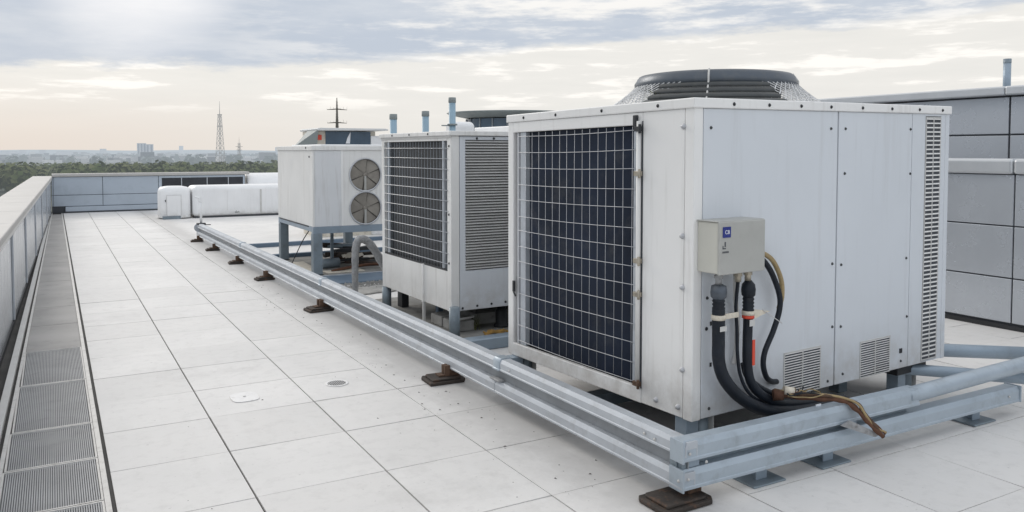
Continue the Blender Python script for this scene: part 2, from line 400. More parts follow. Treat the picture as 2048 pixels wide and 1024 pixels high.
t=thing('parapet_wall','blue grey clad parapet with pale coping closing off the far end of the roof','wall',(0,29.1,0),0)
MB().box(-.04,5.81,.02,.42,0,1.14).build('core',M['seam'],t)
pn=MB()
for x0,x1 in ((-.03,.0),(.012,1.38),(1.395,3.03),(3.045,3.14)):
    pn.box(x0,x1,0,.0195,.215,.555); pn.box(x0,x1,0,.0195,.57,1.13)
pn.box(3.14,5.8,0,.0195,.215,.62); pn.box(3.14,5.8,0,.0195,1.06,1.13); pn.box(5.74,5.8,0,.0195,.62,1.06)
pn.build('panel',M['parapet'],t,.004)
MB().box(.33,5.8,-.03,.018,.015,.20).build('plinth',M['parapet'],t,.004)
MB().box(.30,5.81,-.045,-.031,-.01,.05).build('skirting',M['seam'],t)
for x0,x1 in ((3.16,3.74),(3.76,4.55),(4.57,5.24),(5.26,5.72)):
    lv=MB(); z=.63
    while z<1.04:
        lv.add([(x0,.018,z),(x1,.018,z),(x1,.005,z+.035),(x0,.005,z+.035)],[(0,1,2,3)]); z+=.042
    lv.build('louvre',M['louvre'],t)
for x in (3.75,4.56,5.25): MB().box(x-.012,x+.012,-.012,.018,.621,1.059).build('mullion',M['zinc'],t,.003)
MB().box(-.03,5.95,-.06,.50,1.14,1.235).build('coping',M['coping'],t,.02)
# covered duct that comes over the far parapet
mb=MB(); P=[]
for k in range(25):
    a=PI*k/24; P.append((29.9+.75*math.cos(a),.55+.62*math.sin(a)**.7))
mb.prism([(29.15,0.)]+[(p[0],p[1]) for p in P[::-1]]+[(30.65,0.)],5.9,9.5,'x',True)
o=mb.build('roof_duct',M['tank'],bevel=.08,seg=3); tag(o,'pale rounded duct behind the far parapet corner','duct')

# right hand low wall
t=thing('low_wall','grey clad low wall with rounded coping on the right side','wall',(9.05,0,0))
MB().box(.02,.42,-6,14,-.012,1.70).build('core',M['seam'],t)
ys2=[-6+.02,-4.63,-3.03,-1.43,.17,1.77,3.37,4.97,6.57,8.17,9.77,11.37,12.97]
pn=MB()
for a,b in zip(ys2[:-1],ys2[1:]):
    for z0,z1 in ((.075,.555),(.57,1.125),(1.14,1.69)): pn.box(0,.02,a+.008,b-.008,z0,z1)
pn.build('panel',M['wallpanel'],t,.006)
MB().box(-.01,.018,-6,14,-.01,.05).build('skirting',M['dark'],t)
cp=MB()
for a,b in zip(ys2[:-1],ys2[1:]): cp.box(-.05,.47,a+.006,b-.006,1.70,1.865)
cp.build('coping',M['copinggrey'],t,.03,seg=3)
t=thing('upper_building','taller pale clad building wing behind the low right wall','building',(10.5,0,0))
MB().box(.02,5,-6,14,-.012,2.64).build('core',M['seam'],t)
pn=MB()
for k in range(-1,4):
    a=5.85+2.9*(k-2)*1.0; 
    for z0,z1 in ((.0,.7),(.72,1.42),(1.44,2.145),(2.165,2.63)): pn.box(0,.02,a+.012,a+2.9-.012,z0,z1)
pn.build('panel',M['wallpanel'],t,.006)
fs=MB()
for k in range(-1,4):
    a=5.85+2.9*(k-2); fs.box(-.13,5,a+.004,a+2.896,2.645,2.76)
fs.build('roof_edge',M['copinggrey'],t,.02)
# chimney pipe
t=thing('flue_pipe','lone blue grey flue pipe rising above the upper building on the right','pipe',(13,7.3,2.76))
mb=MB(); mb.tube([(0,0,0),(0,0,.62)],.055,20); mb.build('pipe',M['bluesteel'],t)
mb=MB(); mb.lathe([(.058,.56),(.058,.625),(0,.628)],20); mb.build('rim',M['leg'],t)

# ------------------------------------------------------------------ guard rails
def rail_profile(x0,x1,z0,z1):
    """galvanised channel with a rolled top, seen from outside"""
    w=x1-x0; hh=z1-z0
    return [(x0,z0),(x0,z0+hh*.14),(x0+.005,z0+hh*.17),(x0+.005,z0+hh*.70),(x0+w*.20,z1),(x0+w*.94,z1),(x1,z0+hh*.95),(x1,z0),(x1-.01,z0),(x1-.01,z0+hh*.5),(x0+.015,z0+hh*.5),(x0+.015,z0)]
RA=math.atan(.23/15.7)
t=thing('guard_rail','long galvanised double rail running from the front corner to the far roof','rail',(2.95,3.32,0),RA)
LR=15.55
for (z0,z1,x0,x1,nm) in ((.105,.197,-.012,.085,'lower_rail'),(.280,.364,.004,.10,'upper_rail')):
    segs=[(0,2.1),(2.104,6.6),(6.604,11.2),(11.204,LR)]
    rb=MB()
    for a,b in segs: rb.prism(rail_profile(x0,x1,z0,z1),a+.002,b,'y')
    rb.build(nm,M['zinc'],t,.0015)
MB().box(.045,.052,.02,LR-.05,.1975,.2795).build('web',M['webgrey'],t)
for y in (.03,): 
    MB().box(.010,.0445,y,y+.10,.1975,.2795).build('bracket',M['leg'],t,.003)
for y in (2.1,6.6,11.2):
    c=MB(); c.prism(rail_profile(-.002,.106,.276,.371),y-.05,y+.05,'y',True); c.build('coupling',M['bluebeam'],t,.002)
cl=MB(); cl.box(-.02,.03,2.02,2.17,.198,.215); cl.build('clamp',M['lag'],t,.008)
def screw_mesh(r=.010,d=.008,n=8):
    mb=MB(); mb.lathe([(r*1.35,0),(r*1.3,d*.3),(r,d*.3),(r*.85,d),(0,d)],n); return mb
boltp=screw_mesh(.007,.006).build('bolt',M['trim'],t); boltp.location=(-.012,.03,.15); boltp.rotation_euler=(0,R(-90),0)
for y,z in ((.04,.305),(.25,.31),(.34,.318),(1.9,.315)): copypart(boltp,t,(.004,y,z))
# rusted feet of the long rail
def foot(parent,x,y,s=1.,mat='rust',pad='darkpad',two=True):
    jr=rnd.uniform(-.12,.12); js=rnd.uniform(.9,1.1)
    p=MB(); P=[(-.17*s,-.15*s),(.14*s,-.15*s),(.17*s,-.10*s),(.17*s,.14*s),(-.15*s,.14*s),(-.17*s,.10*s)]
    p.prism(P,.002,.028,'z'); p.prism([(a*.82,b*.82) for a,b in P],.0285,.045,'z')
    o=p.build('support_foot',M[pad],parent,.006); o.location=(x,y,0); o.rotation_euler=(0,0,jr if y>1 else 0); o.scale=(js,rnd.uniform(.85,1.1),1)
    q=MB()
    if y>1:
        MB().box(-.005,.048,-.055,-.015,.0455,.135).build('post',M[mat],o,.003)
        MB().box(.0,.048,.02+jr*.1,.06+jr*.1,.0455,.13).build('post',M[mat],o,.003)
        MB().box(-.06,-.006,-.05,.05,.0455,.06).build('packing_plate',M[mat],o,.003)
    q.box(.0505,.14,-.05,.055,.0455,.1035)
    q.build('packing_block',M[mat],o,.003)
    return o
for y,s in ((.10,1.0),(2.92,1.05),(6.45,.9),(9.2,.8),(11.25,.8),(13.4,.8),(15.2,.8)):
    foot(t,-.052 if y>1 else .03,y,s)
# end flange
fl=MB(); fl.tube([(.05,LR+.0,.27),(.05,LR+.03,.27)],.10,24); fl.tube([(.05,LR+.03,.27),(.05,LR+.09,.27)],.075,20); fl.build('end_flange',M['zinc'],t)

t=thing('guard_rail','blue grey double rail running to the right in front of the largest unit','rail',(2.95,3.32,0),0)
lr=MB(); lr.prism(rail_profile(0,.11,.10,.21),.002,3.24,'x')
lr.build('lower_rail',M['bluebeam'],t,.0015)
ur=MB(); ur.prism(rail_profile(0,.10,.258,.37),.002,2.05,'x'); ur.build('upper_rail',M['bluebeam'],t,.0015)
tb=MB(); tb.tube([(1.97,.05,.318),(2.2,.05,.322),(2.6,.055,.33),(3.4,.06,.345),(6.0,.06,.36)],[.052,.054,.055,.055,.055],18); tb.build('tube_rail',M['bluebeam'],t)
MB().box(.0,2.0,.062,.069,.2105,.2575).build('web',M['leg'],t)
for x in (.045,1.36): MB().box(x,x+.09,.028,.060,.2105,.2575).build('bracket',M['bluesteel'],t,.003)
MB().box(-.012,.0,-.005,.11,.09,.215).build('end_plate',M['bluebeam'],t,.002)
MB().box(-.012,.0,-.005,.105,.25,.372).build('end_plate',M['bluebeam'],t,.002)
MB().box(3.241,3.253,-.005,.12,.095,.215).build('end_plate',M['bluebeam'],t,.002)
b2=screw_mesh(.007,.006).build('bolt',M['trim'],t); b2.location=(.03,0,.16); b2.rotation_euler=(R(90),0,0)
for x,z in ((.04,.30),(.16,.235),(3.1,.155)): copypart(b2,t,(x,0,z))
for x in (.66,1.24,2.81):
    p=MB(); p.box(-.13,.13,-.11,.11,.002,.014); o=p.build('support_foot',M['leg'],t,.003); o.location=(x,.11,0)
    q=MB(); q.box(-.045,.045,-.04,-.034,.0145,.0995); q.box(-.004,.004,-.034,.06,.0145,.0995); q.build('post',M['bluesteel'],o)
# return tubes at the right rear
for (a,b,r,lab) in (((5.70,4.22,.22),(6.55,3.37,.20),.045,'blue grey pipe on the deck running under the right end of the largest unit'),
                ((6.28,4.15,.30),(7.15,3.60,.27),.055,'thick blue grey pipe passing behind the right corner of the largest unit')):
    t2=thing('deck_pipe',lab,'pipe',(0,0,0))
    mb=MB(); A=Vector(a);B=Vector(b); D=(A-B); mb.tube([A+D*1.2,A,B],r,16); mb.build('pipe',M['bluesteel'],t2)
    for p in (A+D*1.1,A+D*.2):
        MB().box(p.x-.05,p.x+.05,p.y-.05,p.y+.05,.002,p.z-r-.001).build('support',M['leg'],t2,.003)

# ------------------------------------------------------------------ unit 1 (largest)
U1=thing('condenser_unit','largest white rooftop condenser with dark caged coil and round fan cowl on top','condenser',(3.35,3.71,0),R(3.9))
def W1(x,y,z): return (x,y,z+(z-.3)/1.97*(.032*x/2.83-.032*y/2.04))
def b1(mb,name,mat,bevel=.004,**k): return mb.build(name,M[mat],U1,bevel,warp=W1,**k)
b1(MB().box(.07,2.80,.03,2.01,.32,2.205),'inner_case','dark',0)
# corner posts
b1(MB().box(0,.075,-.002,.075,.30,2.21),'corner_post','white',.006)
b1(MB().box(2.775,2.83,-.002,.07,.30,2.21),'corner_post','panel',.006)
b1(MB().box(0,.07,1.965,2.04,.30,2.21),'corner_post','white',.006)
b1(MB().box(2.775,2.83,1.97,2.04,.30,2.21),'corner_post','panel',.006)
# front face panels
b1(MB().box(.081,1.398,0,.03,.305,2.207),'access_panel','panel')
b1(MB().box(1.412,2.312,0,.03,.305,2.207),'access_panel','panel')
ep=MB(); ep.box(2.318,2.495,.002,.03,.305,2.207); ep.box(2.715,2.774,.002,.03,.305,2.207); ep.box(2.495,2.715,.002,.03,.305,.315); ep.box(2.495,2.715,.002,.03,2.19,2.207)
b1(ep,'end_panel','panel',0)
def vent(x0,x1,z0,z1,n,parent=U1,y=0.,mat='trim',back=True,mid=True):
    f=MB()
    f.box(x0,x0+.008,y-.006,y+.001,z0,z1); f.box(x1-.008,x1,y-.006,y+.001,z0,z1)
    if mid: f.box((x0+x1)/2-.004,(x0+x1)/2+.004,y-.007,y-.0005,z0+.008,z1-.008)
    f.box(x0+.008,x1-.008,y-.006,y+.001,z0,z0+.008); f.box(x0+.008,x1-.008,y-.006,y+.001,z1-.008,z1)
    o=f.build('vent_grille',M[mat],parent,0,warp=W1)
    MB().box(x0+.008,x1-.008,y-.0012,y+.0015,z0+.008,z1-.008).build('backing',M['seam'],o,warp=W1)
    s=MB(); hh=(z1-z0-.016)/n
    for k in range(n):
        z=z0+.008+hh*k
        s.add([(x0+.008,y-.002,z+hh*.72),(x1-.008,y-.002,z+hh*.72),(x1-.008,y-.006,z+hh*.62),(x0+.008,y-.006,z+hh*.62),
               (x0+.008,y-.002,z+hh*.95),(x1-.008,y-.002,z+hh*.95),(x1-.008,y-.006,z+hh*.88),(x0+.008,y-.006,z+hh*.88)],
              [(0,1,2,3),(4,7,6,5),(3,2,6,7)])
    s.build('slats',M['white'],o,warp=W1)
    return o
vent(.855,1.245,.31,.607,16); vent(1.70,2.073,.285+.02,.572,15)
vent(2.500,2.710,.32,2.185,56,y=.004)
# left side: wide panel, rails, coil and wire cage
lp=MB(); lp.box(0,.03,.078,.448,.305,2.207); b1(lp,'side_panel','white')
b1(MB().box(-.004,.03,.450,1.963,.302,.405),'bottom_rail','white',.006)
b1(MB().box(-.003,.03,.450,1.963,2.125,2.207),'top_rail','white',.006)
cb=MB()
n=110
for k in range(n):
    y0=.455+k*(1.505/n); cb.add([(.062,y0,.407),(.052,y0+1.505/n/2,.407),(.062,y0+1.505/n,.407),(.062,y0,2.123),(.052,y0+1.505/n/2,2.123),(.062,y0+1.505/n,2.123)],[(0,1,4,3),(1,2,5,4)])
b1(cb,'coil','coil',0)
ch=MB(); ch.box(.008,.05,1.80,1.875,.407,2.123); b1(ch,'coil_channel','zinc',.004)
ch=MB(); ch.box(.012,.05,1.90,1.93,.407,2.123); b1(ch,'coil_channel','wire',.004)
ch=MB(); ch.box(.004,.05,.515,.54,.407,2.123); b1(ch,'coil_channel','zinc',.003)
g=MB()
for k in range(15): g.tube([(.0,.548+k*.0885+rnd.uniform(-.004,.004),.42+(.02 if k%3 else 0)),(-.002,.548+k*.0885+rnd.uniform(-.004,.004),1.2),(.0,.548+k*.0885+rnd.uniform(-.003,.003),2.118)],.0019,6)
for k in range(14):
    z=2.095-k*.128+rnd.uniform(-.004,.004)
    pts=[(-.004,.515+i*(1.37/8),z-.008*math.sin(PI*i/8)+.010*(i/8)*(1 if k>5 else -.3)) for i in range(9)]
    g.tube(pts,.0024,6)
b1(g,'wire_cage','wire',0)
rod=MB(); rod.tube([(-.012,.472,.42),(-.012,.472,2.15)],.017,10); b1(rod,'hinge_rod','white2',0)
b1(MB().box(-.004,.001,.444,.4525,.40,2.15),'edge_trim','seam',0)
for z,m in ((2.10,'dark'),(1.81,'brass'),(1.24,'brass'),(1.02,'brass'),(.43,'rust')):
    q=MB(); q.box(-.034,-.004,.445,.50,z-.016,z+.016); q.tube([(-.03,.447,z-.03),(-.03,.447,z+.03)],.010,8); b1(q,'latch',m,.003)
b1(MB().box(-.03,-.006,.485,.515,2.115,2.19),'latch','dark',.004)
q=MB(); q.box(-.02,-.004,1.925,1.95,.83,.92); q.tube([(-.02,1.93,.83),(-.02,1.90,.80)],.008,6); b1(q,'latch','dark',.003)
# roof lid
lid=MB(); lid.box(-.012,2.842,-.014,2.052,2.208,2.27); b1(lid,'roof_lid','white',.007)
b1(MB().box(.01,2.82,.01,2.03,2.195,2.2085),'lid_gasket','seam',0)
# screws
sp=screw_mesh(.008,.008).build('screw',M['fanslat'],U1); sp.rotation_euler=(R(90),0,0); sp.location=W1(.143,0,2.09)
for x,z in ((1.321,2.09),(1.484,2.09),(2.287,2.09),(1.483,1.78),(2.294,1.76),(1.359,1.16),(1.461,1.145),(2.265,1.13),(1.371,.72),(1.468,.71),(2.288,.688),(.15,.36),(.42,.36),(1.33,.345),(1.50,.37),(2.22,.36),(.125,1.05),(.53,.60)):
    copypart(sp,U1,W1(x,-.0005,z))
sd=screw_mesh(.009,.007).build('screw',M['dark'],U1); sd.rotation_euler=(R(90),0,0); sd.location=W1(.33,-.0155,2.236)
for x in (.66,.98,1.30,1.66,2.02,2.38,2.70): copypart(sd,U1,W1(x,-.0155,2.236))
for x in (.12,.18): copypart(sd,U1,W1(x,-.0015,.86 if x<.15 else .86))
sl=screw_mesh(.014,.016).build('screw',M['wire'],U1); sl.rotation_euler=(0,R(-90),0); sl.location=W1(-.001,.085,2.10)
for y,z in ((.076,1.432),(.072,1.116),(.066,.608),(.295,.362),(.10,.367)): copypart(sl,U1,W1(-.001,y+.012,z))
sr=screw_mesh(.009,.007).build('screw',M['dark'],U1); sr.rotation_euler=(0,R(-90),0); sr.location=W1(-.0125,.30,2.238)
for y in (.85,1.38,1.80): copypart(sr,U1,W1(-.0125,y,2.238))
# small marks near the foot of the front face
for a,b,c,d in ((.152,.168,.62,.645),(.152,.168,.875,.90),(2.20,2.235,.42,.455),(2.05,2.07,.33,.375)): b1(MB().box(a,b,-.0035,-.0005,c,d),'maker_plate','dark',0)
# legs
for (x,y) in ((.20,.12),(2.62,.2),(.1,1.93),(2.62,1.9)):
    l=MB(); l.tube([(x,y,.002),(x,y,.298)],.052,16); o=l.build('leg',M['leg'],U1)
    MB().box(x-.16,x-.055,y-.04,y+.06,.002,.298).build('bracket',M['bluesteel'],o,.003)
    MB().box(x+.055,x+.062,y-.06,y+.1,.002,.298).build('gusset',M['trim'],o)
MB().box(.5,1.7,.10,.24,.02,.09).build('skid_beam',M['leg'],U1,.004)
MB().box(2.35,2.75,.10,.75,.20,.298).build('skid_beam',M['dark'],U1,.004)
MB().box(.15,.95,1.2,1.32,.02,.12).build('skid_beam',M['leg'],U1,.004)
# fan cowl
FC=(1.44,1.17)
prof=[(.91,2.27),(.83,2.315),(.75,2.37),(.68,2.425),(.632,2.47)]
def lat(mb,a0,a1,n=40): 
    return mb.lathe(prof,n,(FC[0],FC[1],0),True,a0,a1)
ring=MB(); ring.lathe([(.628,2.455),(.638,2.46),(.634,2.50),(.622,2.535),(.60,2.555),(.56,2.562),(.545,2.55),(.545,2.455),(.628,2.455)],80,(FC[0],FC[1],0)); ring.build('fan_cowl',M['fan'],U1); cowl=col.objects[-1]
cowl=[o for o in U1.children if o.name.startswith('fan_cowl')][0]
VA=math.atan2(-4.75,-4.65)-R(3.9)   # the slatted sector
def pr(z):
    for (r0,z0),(r1,z1) in zip(prof[:-1],prof[1:]):
        if z0<=z<=z1: return r0+(r1-r0)*(z-z0)/(z1-z0)
    return prof[-1][0]
for ctr in (VA,):
    sl=MB(); a0,a1=ctr-R(36),ctr+R(36)
    for k in range(4):
        z=2.285+k*.045
        sl.lathe([(pr(z)-.012,z-.004),(pr(z)+.006,z+.006),(pr(z)-.002,z+.030),(pr(z)-.05,z+.045)],30,(FC[0],FC[1],0),True,a0,a1)
    sl.build('cowl_slats',M['fanslat'],cowl)
    ed=MB()
    for k in range(4):
        z=2.291+k*.045; pts=[(FC[0]+(pr(z)+.006)*math.cos(a0+(a1-a0)*i/24),FC[1]+(pr(z)+.006)*math.sin(a0+(a1-a0)*i/24),z) for i in range(25)]
        ed.tube(pts,.005,5)
    ed.build('guard_rings',M['wire'],cowl)
for ctr in (VA-R(3),VA+R(90),VA+PI,VA-R(90)):
    rb=MB(); pts=[(FC[0]+(r+.012)*math.cos(ctr),FC[1]+(r+.012)*math.sin(ctr),z) for r,z in prof]+[(FC[0]+.645*math.cos(ctr),FC[1]+.645*math.sin(ctr),2.50),(FC[0]+.60*math.cos(ctr),FC[1]+.60*math.sin(ctr),2.562)]
    rb.tube(pts,.008,6); rb.build('rib',M['trim'],cowl)
n=84; WM=[MB(),MB()]
for sgn in (1,-1):
    for k in range(n):
        a=2*PI*k/n; pts=[]
        for i in range(9):
            f=i/8; q=f*(len(prof)-1); j=min(int(q),len(prof)-2); u=q-j
            r=prof[j][0]+(prof[j+1][0]-prof[j][0])*u; z=prof[j][1]+(prof[j+1][1]-prof[j][1])*u
            aa=a+sgn*f*.42; r+=.003*sgn+rnd.uniform(-.002,.002)
            pts.append((FC[0]+r*math.cos(aa),FC[1]+r*math.sin(aa),z))
        mid=(a+sgn*.2-VA+PI)%(2*PI)-PI
        if abs(mid)<R(34): continue
        WM[0 if mid>0 else 1].tube(pts,.0036 if sgn>0 else .0030,4,False)
for wm in WM: wm.build('wire_guard',M['silver'],cowl)
top=MB()
for k in range(9):
    r=.06+k*.06; top.tube([(FC[0]+r*math.cos(a*2*PI/36),FC[1]+r*math.sin(a*2*PI/36),2.555) for a in range(37)],.003,4,False)
top.build('top_guard',M['wire'],cowl)
st=MB()
for k in range(5):
    a0=k*2*PI/5; P=[]
    for i in range(6):
        a=a0+i*.17; st.v+=[(FC[0]+.1*math.cos(a),FC[1]+.1*math.sin(a),2.46-.02*i),(FC[0]+.52*math.cos(a),FC[1]+.52*math.sin(a),2.44-.015*i)]
        if i: q=len(st.v)-4; st.f.append((q,q+1,q+3,q+2)); st.sm.append(True)
st.tube([(FC[0],FC[1],2.28),(FC[0],FC[1],2.50)],.10,20)
st.build('fan_blades',M['dark'],cowl)
# dried weeds caught in the wire
wd=MB()
for k in range(60):
    a=VA-R(34)+rnd.gauss(0,.05); r=.74+rnd.uniform(-.05,.06); z=2.29+rnd.uniform(0,.1)
    x,y=FC[0]+r*math.cos(a),FC[1]+r*math.sin(a); wd.add([(x,y,z),(x+rnd.uniform(-.03,.03),y+rnd.uniform(-.03,.03),z+rnd.uniform(.0,.05)),(x+.006,y+.006,z+.01)],[(0,1,2)])
o=wd.build('dry_weed',M['weed']); o.matrix_world=Matrix.Translation((3.35,3.71,0))@Matrix.Rotation(R(3.9),4,'Z'); tag(o,'dry weeds caught in the wire guard of the big fan cowl','weed')

# ------------------------------------------------------------------ control box, hoses
CB=thing('control_box','beige metal control box with blue sticker on the front of the largest unit','box',(3.35,3.71,0),R(3.9))
def bc(mb,name,mat,bevel=.005,parent=None): return mb.build(name,M[mat],parent or CB,bevel)
bc(MB().box(.035,.425,-.165,-.001,1.222,1.53),'case','boxside',.008)
lidb=MB(); lidb.box(.028,.432,-.182,-.166,1.218,1.533); bc(lidb,'lid','box',.005)
bc(MB().box(.025,.435,-.17,-.002,1.5305,1.537),'rain_top','box',.003)
st=MB(); st.box(.055,.122,-.1855,-.1822,1.44,1.503); o=bc(st,'sticker','sticker',0)
text('lettering','C8',.033,M['paint'],o,(.09,-.1865,1.471),(R(90),0,0))
ik=MB(); ik.box(.072,.082,-.1836,-.1822,1.385,1.415); ik.box(.055,.062,-.1836,-.1822,1.372,1.392); ik.box(.058,.082,-.1836,-.1822,1.372,1.379)
for k in range(5): ik.box(.055+k*.011,.0625+k*.011,-.1836,-.1822,1.348,1.359)
bc(ik,'printed_mark','ink',0)
for x,m1 in ((.115,'lag'),(.285,'brass'),(.375,'brass')):
    g=MB(); g.tube([(x,-.10,1.2215),(x,-.10,1.15)],.020,14); g.tube([(x,-.10,1.205),(x,-.10,1.185)],.027,8,sm=False)
    g.build('cable_gland',M[m1],CB)
g=MB(); g.tube([(.434,-.09,1.315),(.475,-.09,1.312)],.020,12); g.tube([(.434,-.09,1.275),(.475,-.09,1.272)],.022,12); g.build('side_gland',M['rubber'],CB)

def hose(name,label,cat,pts,r,mat,extra=None,k=8):
    t=thing(name,label,cat,(3.35,3.71,0),R(3.9))
    mb=MB(); mb.tube(spline(pts,k),r,14); mb.build('tube',M[mat],t)
    if extra: extra(t)
    return t
def ex1(t):
    x=.117
    q=MB(); q.lathe([(.024,1.149),(.045,1.14),(.050,1.10),(.047,1.075),(.035,1.06)],18,(x,-.10,0)); q.build('coupling',M['fan'],t)
    q=MB(); pr=[]
    for k in range(9): pr+=[(.040 if k%2 else .033,1.06-k*.011)]
    q.lathe(pr,18,(x,-.10,0)); q.build('bellows',M['rubber'],t)
    q=MB(); q.tube([(x,-.10,.965),(x,-.10,.935)],.043,18); q.box(x+.035,x+.16,-.118,-.112,.935,.967); q.build('tape_band',M['tape'],t)
    MB().box(x-.028,x+.028,-.1405,-.139,.87,.90).build('printed_label',M['trim'],t)
hose('hose','thickest black hose, leftmost under the control box, curving down to the rail','hose',
   [(.117,-.10,1.0),(.118,-.10,.93),(.12,-.10,.80),(.125,-.10,.68),(.17,-.11,.56),(.29,-.135,.435),(.48,-.16,.335),(.72,-.185,.29),(1.0,-.21,.28),(1.2,-.22,.29)],.039,'rubber',ex1)
def ex2(t):
    x=.382
    q=MB(); q.lathe([(.020,1.15),(.040,1.125),(.045,1.095),(.042,1.06),(.03,1.045)],18,(x,-.10,0)); q.build('coupling',M['rubber'],t)
    q=MB(); pr=[]
    for k in range(11): pr+=[(.037 if k%2 else .031,1.045-k*.011)]
    q.lathe(pr,18,(x,-.10,0)); q.build('bellows',M['rubber'],t)
    q=MB(); q.tube([(x,-.10,.935),(x,-.10,.915)],.038,18); q.build('red_band',M['redtag'],t)
    q=MB(); q.tube([(x,-.10,.962),(x,-.10,.936)],.040,18); q.add([(x+.03,-.125,.97),(x+.17,-.13,.945),(x+.03,-.125,.91)],[(0,1,2)]); q.build('tape_band',M['tape'],t)
    q=MB(); q.tube([(x+.10,-.13,.96),(x+.26,-.15,.86)],.003,5); q.build('cable_tie',M['trim'],t)
    q=MB(); q.box(x+.012,x+.036,-.128,-.124,.62,.78); q.build('red_tag',M['redtag'],t)
    MB().box(x-.024,x+.024,-.1345,-.1325,.87,.91).build('printed_label',M['trim'],t)
hose('hose','black hose with red tag, right of the thickest hose under the control box','hose',
   [(.382,-.10,1.0),(.382,-.10,.9),(.378,-.10,.75),(.382,-.10,.62),(.41,-.105,.51),(.49,-.12,.42),(.64,-.145,.345),(.88,-.17,.315),(1.1,-.19,.318)],.030,'rubber',ex2)
hose('cable','thin dark cable hanging between the two black hoses','cable',
   [(.285,-.10,1.15),(.288,-.085,1.0),(.305,-.08,.85),(.312,-.08,.70),(.335,-.085,.56),(.40,-.10,.44),(.53,-.115,.36),(.72,-.14,.335),(.9,-.145,.325)],.011,'rubber')
hose('white_hose','pale grey sleeve hanging behind the thin dark cable below the control box','sleeve',
   [(.30,-.07,1.2),(.31,-.06,1.05),(.34,-.05,.9),(.345,-.04,.7),(.335,-.03,.62)],.016,'trim')
hose('cable','black cable looping from the side of the control box to the lower vent','cable',
   [(.47,-.09,1.272),(.53,-.09,1.26),(.62,-.085,1.17),(.70,-.08,1.03),(.705,-.08,.93),(.655,-.075,.80),(.585,-.07,.68),(.572,-.065,.59),(.615,-.055,.50),(.70,-.03,.45),(.78,-.006,.43)],.018,'rubber')
hose('cable','tan cable arching from the side of the control box above the black loop','cable',
   [(.47,-.09,1.312),(.53,-.088,1.305),(.63,-.083,1.25),(.715,-.078,1.13),(.735,-.074,1.02),(.715,-.066,.93)],.016,'tan')
hose('hose','narrow black hose sweeping from behind the red tag toward the rusty pipe','hose',
   [(.39,-.06,.62),(.42,-.062,.54),(.50,-.07,.47),(.58,-.09,.42),(.66,-.12,.39)],.019,'rubber')
# rusty pipe lying over the rail
t=thing('rusty_pipe','rusty brown pipe lying over the front rail below the hoses','pipe',(0,0,0))
mb=MB(); pts=spline([(3.93,3.57,.425),(4.03,3.50,.412),(4.16,3.42,.40),(4.27,3.345,.392),(4.33,3.285,.335),(4.40,3.24,.245),(4.46,3.20,.175)],8)
mb.tube(pts,[.016+.003*math.sin(i*.9)+rnd.uniform(-.001,.001) for i in range(len(pts))],12); mb.build('pipe',M['rustpipe'],t)
for k in range(3):
    q=spline([(Vector(p)+Vector((rnd.uniform(-.02,.02),rnd.uniform(-.02,.02),.014+rnd.uniform(0,.014)))) for p in pts[::6]],5); MB().tube(q,.006+.002*k,7).build('strand',M[('rustpipe','tan','rust')[k]],t)
mb=MB(); mb.tube([(3.91,3.585,.42),(3.96,3.55,.42)],[.036,.032],14); mb.build('end_socket',M['rustpipe'],t)
mb=MB(); mb.tube([(3.955,3.54,.455),(4.01,3.51,.45)],[.028,.022],9); mb.build('foam_lump',M['tape'],t)
mb=MB(); mb.box(4.085,4.13,3.40,3.405,.345,.38); mb.build('tag',M['paint'],t)
for k in range(7):
    q=[(3.93+rnd.uniform(0,.1),3.55+rnd.uniform(-.06,.03),.42+rnd.uniform(0,.05))]
    for j in range(4): q.append((q[-1][0]+rnd.uniform(.02,.07),q[-1][1]+rnd.uniform(-.04,.02),.425+rnd.uniform(-.02,.035)))
    MB().tube(spline(q,4),.004,6).build('strand',M[rnd.choice(['rust','tan','rustpipe','rubber'])],t)
t=thing('broken_strip','mud spattered broken strip hanging on the rail under the rusty pipe','debris',(4.32,3.285,.24),R(-8))
mb=MB(); mb.add([(-.13,-.012,.02),(.12,-.03,-.075),(.16,-.03,-.06),(-.06,-.012,.045),(-.13,.004,.02),(.12,-.012,-.075),(.16,-.012,-.06),(-.06,.004,.045)],[(0,1,2,3),(4,7,6,5),(0,4,5,1),(1,5,6,2),(2,6,7,3),(3,7,4,0)]); mb.build('strip',M['lag'],t)

# ------------------------------------------------------------------ unit 2 (middle)
U2=thing('condenser_unit','middle white rooftop condenser with caged coil above a plain lower panel','condenser',(3.52,7.49,0),R(1.0))
def b2_(mb,name,mat,bevel=.004): return mb.build(name,M[mat],U2,bevel)
W=2.1
b2_(MB().box(.04,W-.01,.03,1.88,.31,2.10),'inner_case','dark',0)
b2_(MB().box(0,.095,-.002,.09,.30,2.105),'corner_post','white2',.006)
b2_(MB().box(0,.09,1.82,1.90,.30,2.105),'corner_post','white2',.006)
b2_(MB().box(W-.07,W,0,.07,.30,2.105),'corner_post','white2',.006)
b2_(MB().box(.002,.03,.092,.672,.305,.715),'lower_panel','white2')
b2_(MB().box(.002,.03,.688,1.818,.305,.715),'lower_panel','white2')
b2_(MB().box(-.018,.012,.664,.700,.30,.72),'joint_strip','white',.003)
b2_(MB().box(-.012,.018,.668,.696,.045,.2995),'prop','trim',.003)
b2_(MB().box(-.002,.03,.092,1.818,2.055,2.105),'top_rail','white2')
cb=MB(); n=120
for k in range(n):
    y0=.1+k*(1.71/n); d=1.71/n; cb.add([(.05,y0,.718),(.042,y0+d/2,.718),(.05,y0+d,.718),(.05,y0,2.053),(.042,y0+d/2,2.053),(.05,y0+d,2.053)],[(0,1,4,3),(1,2,5,4)])
b2_(cb,'coil','coil',0)
for y in (.193,1.70): b2_(MB().box(.004,.03,y-.022,y+.022,.718,2.053),'coil_channel','zinc',.003)
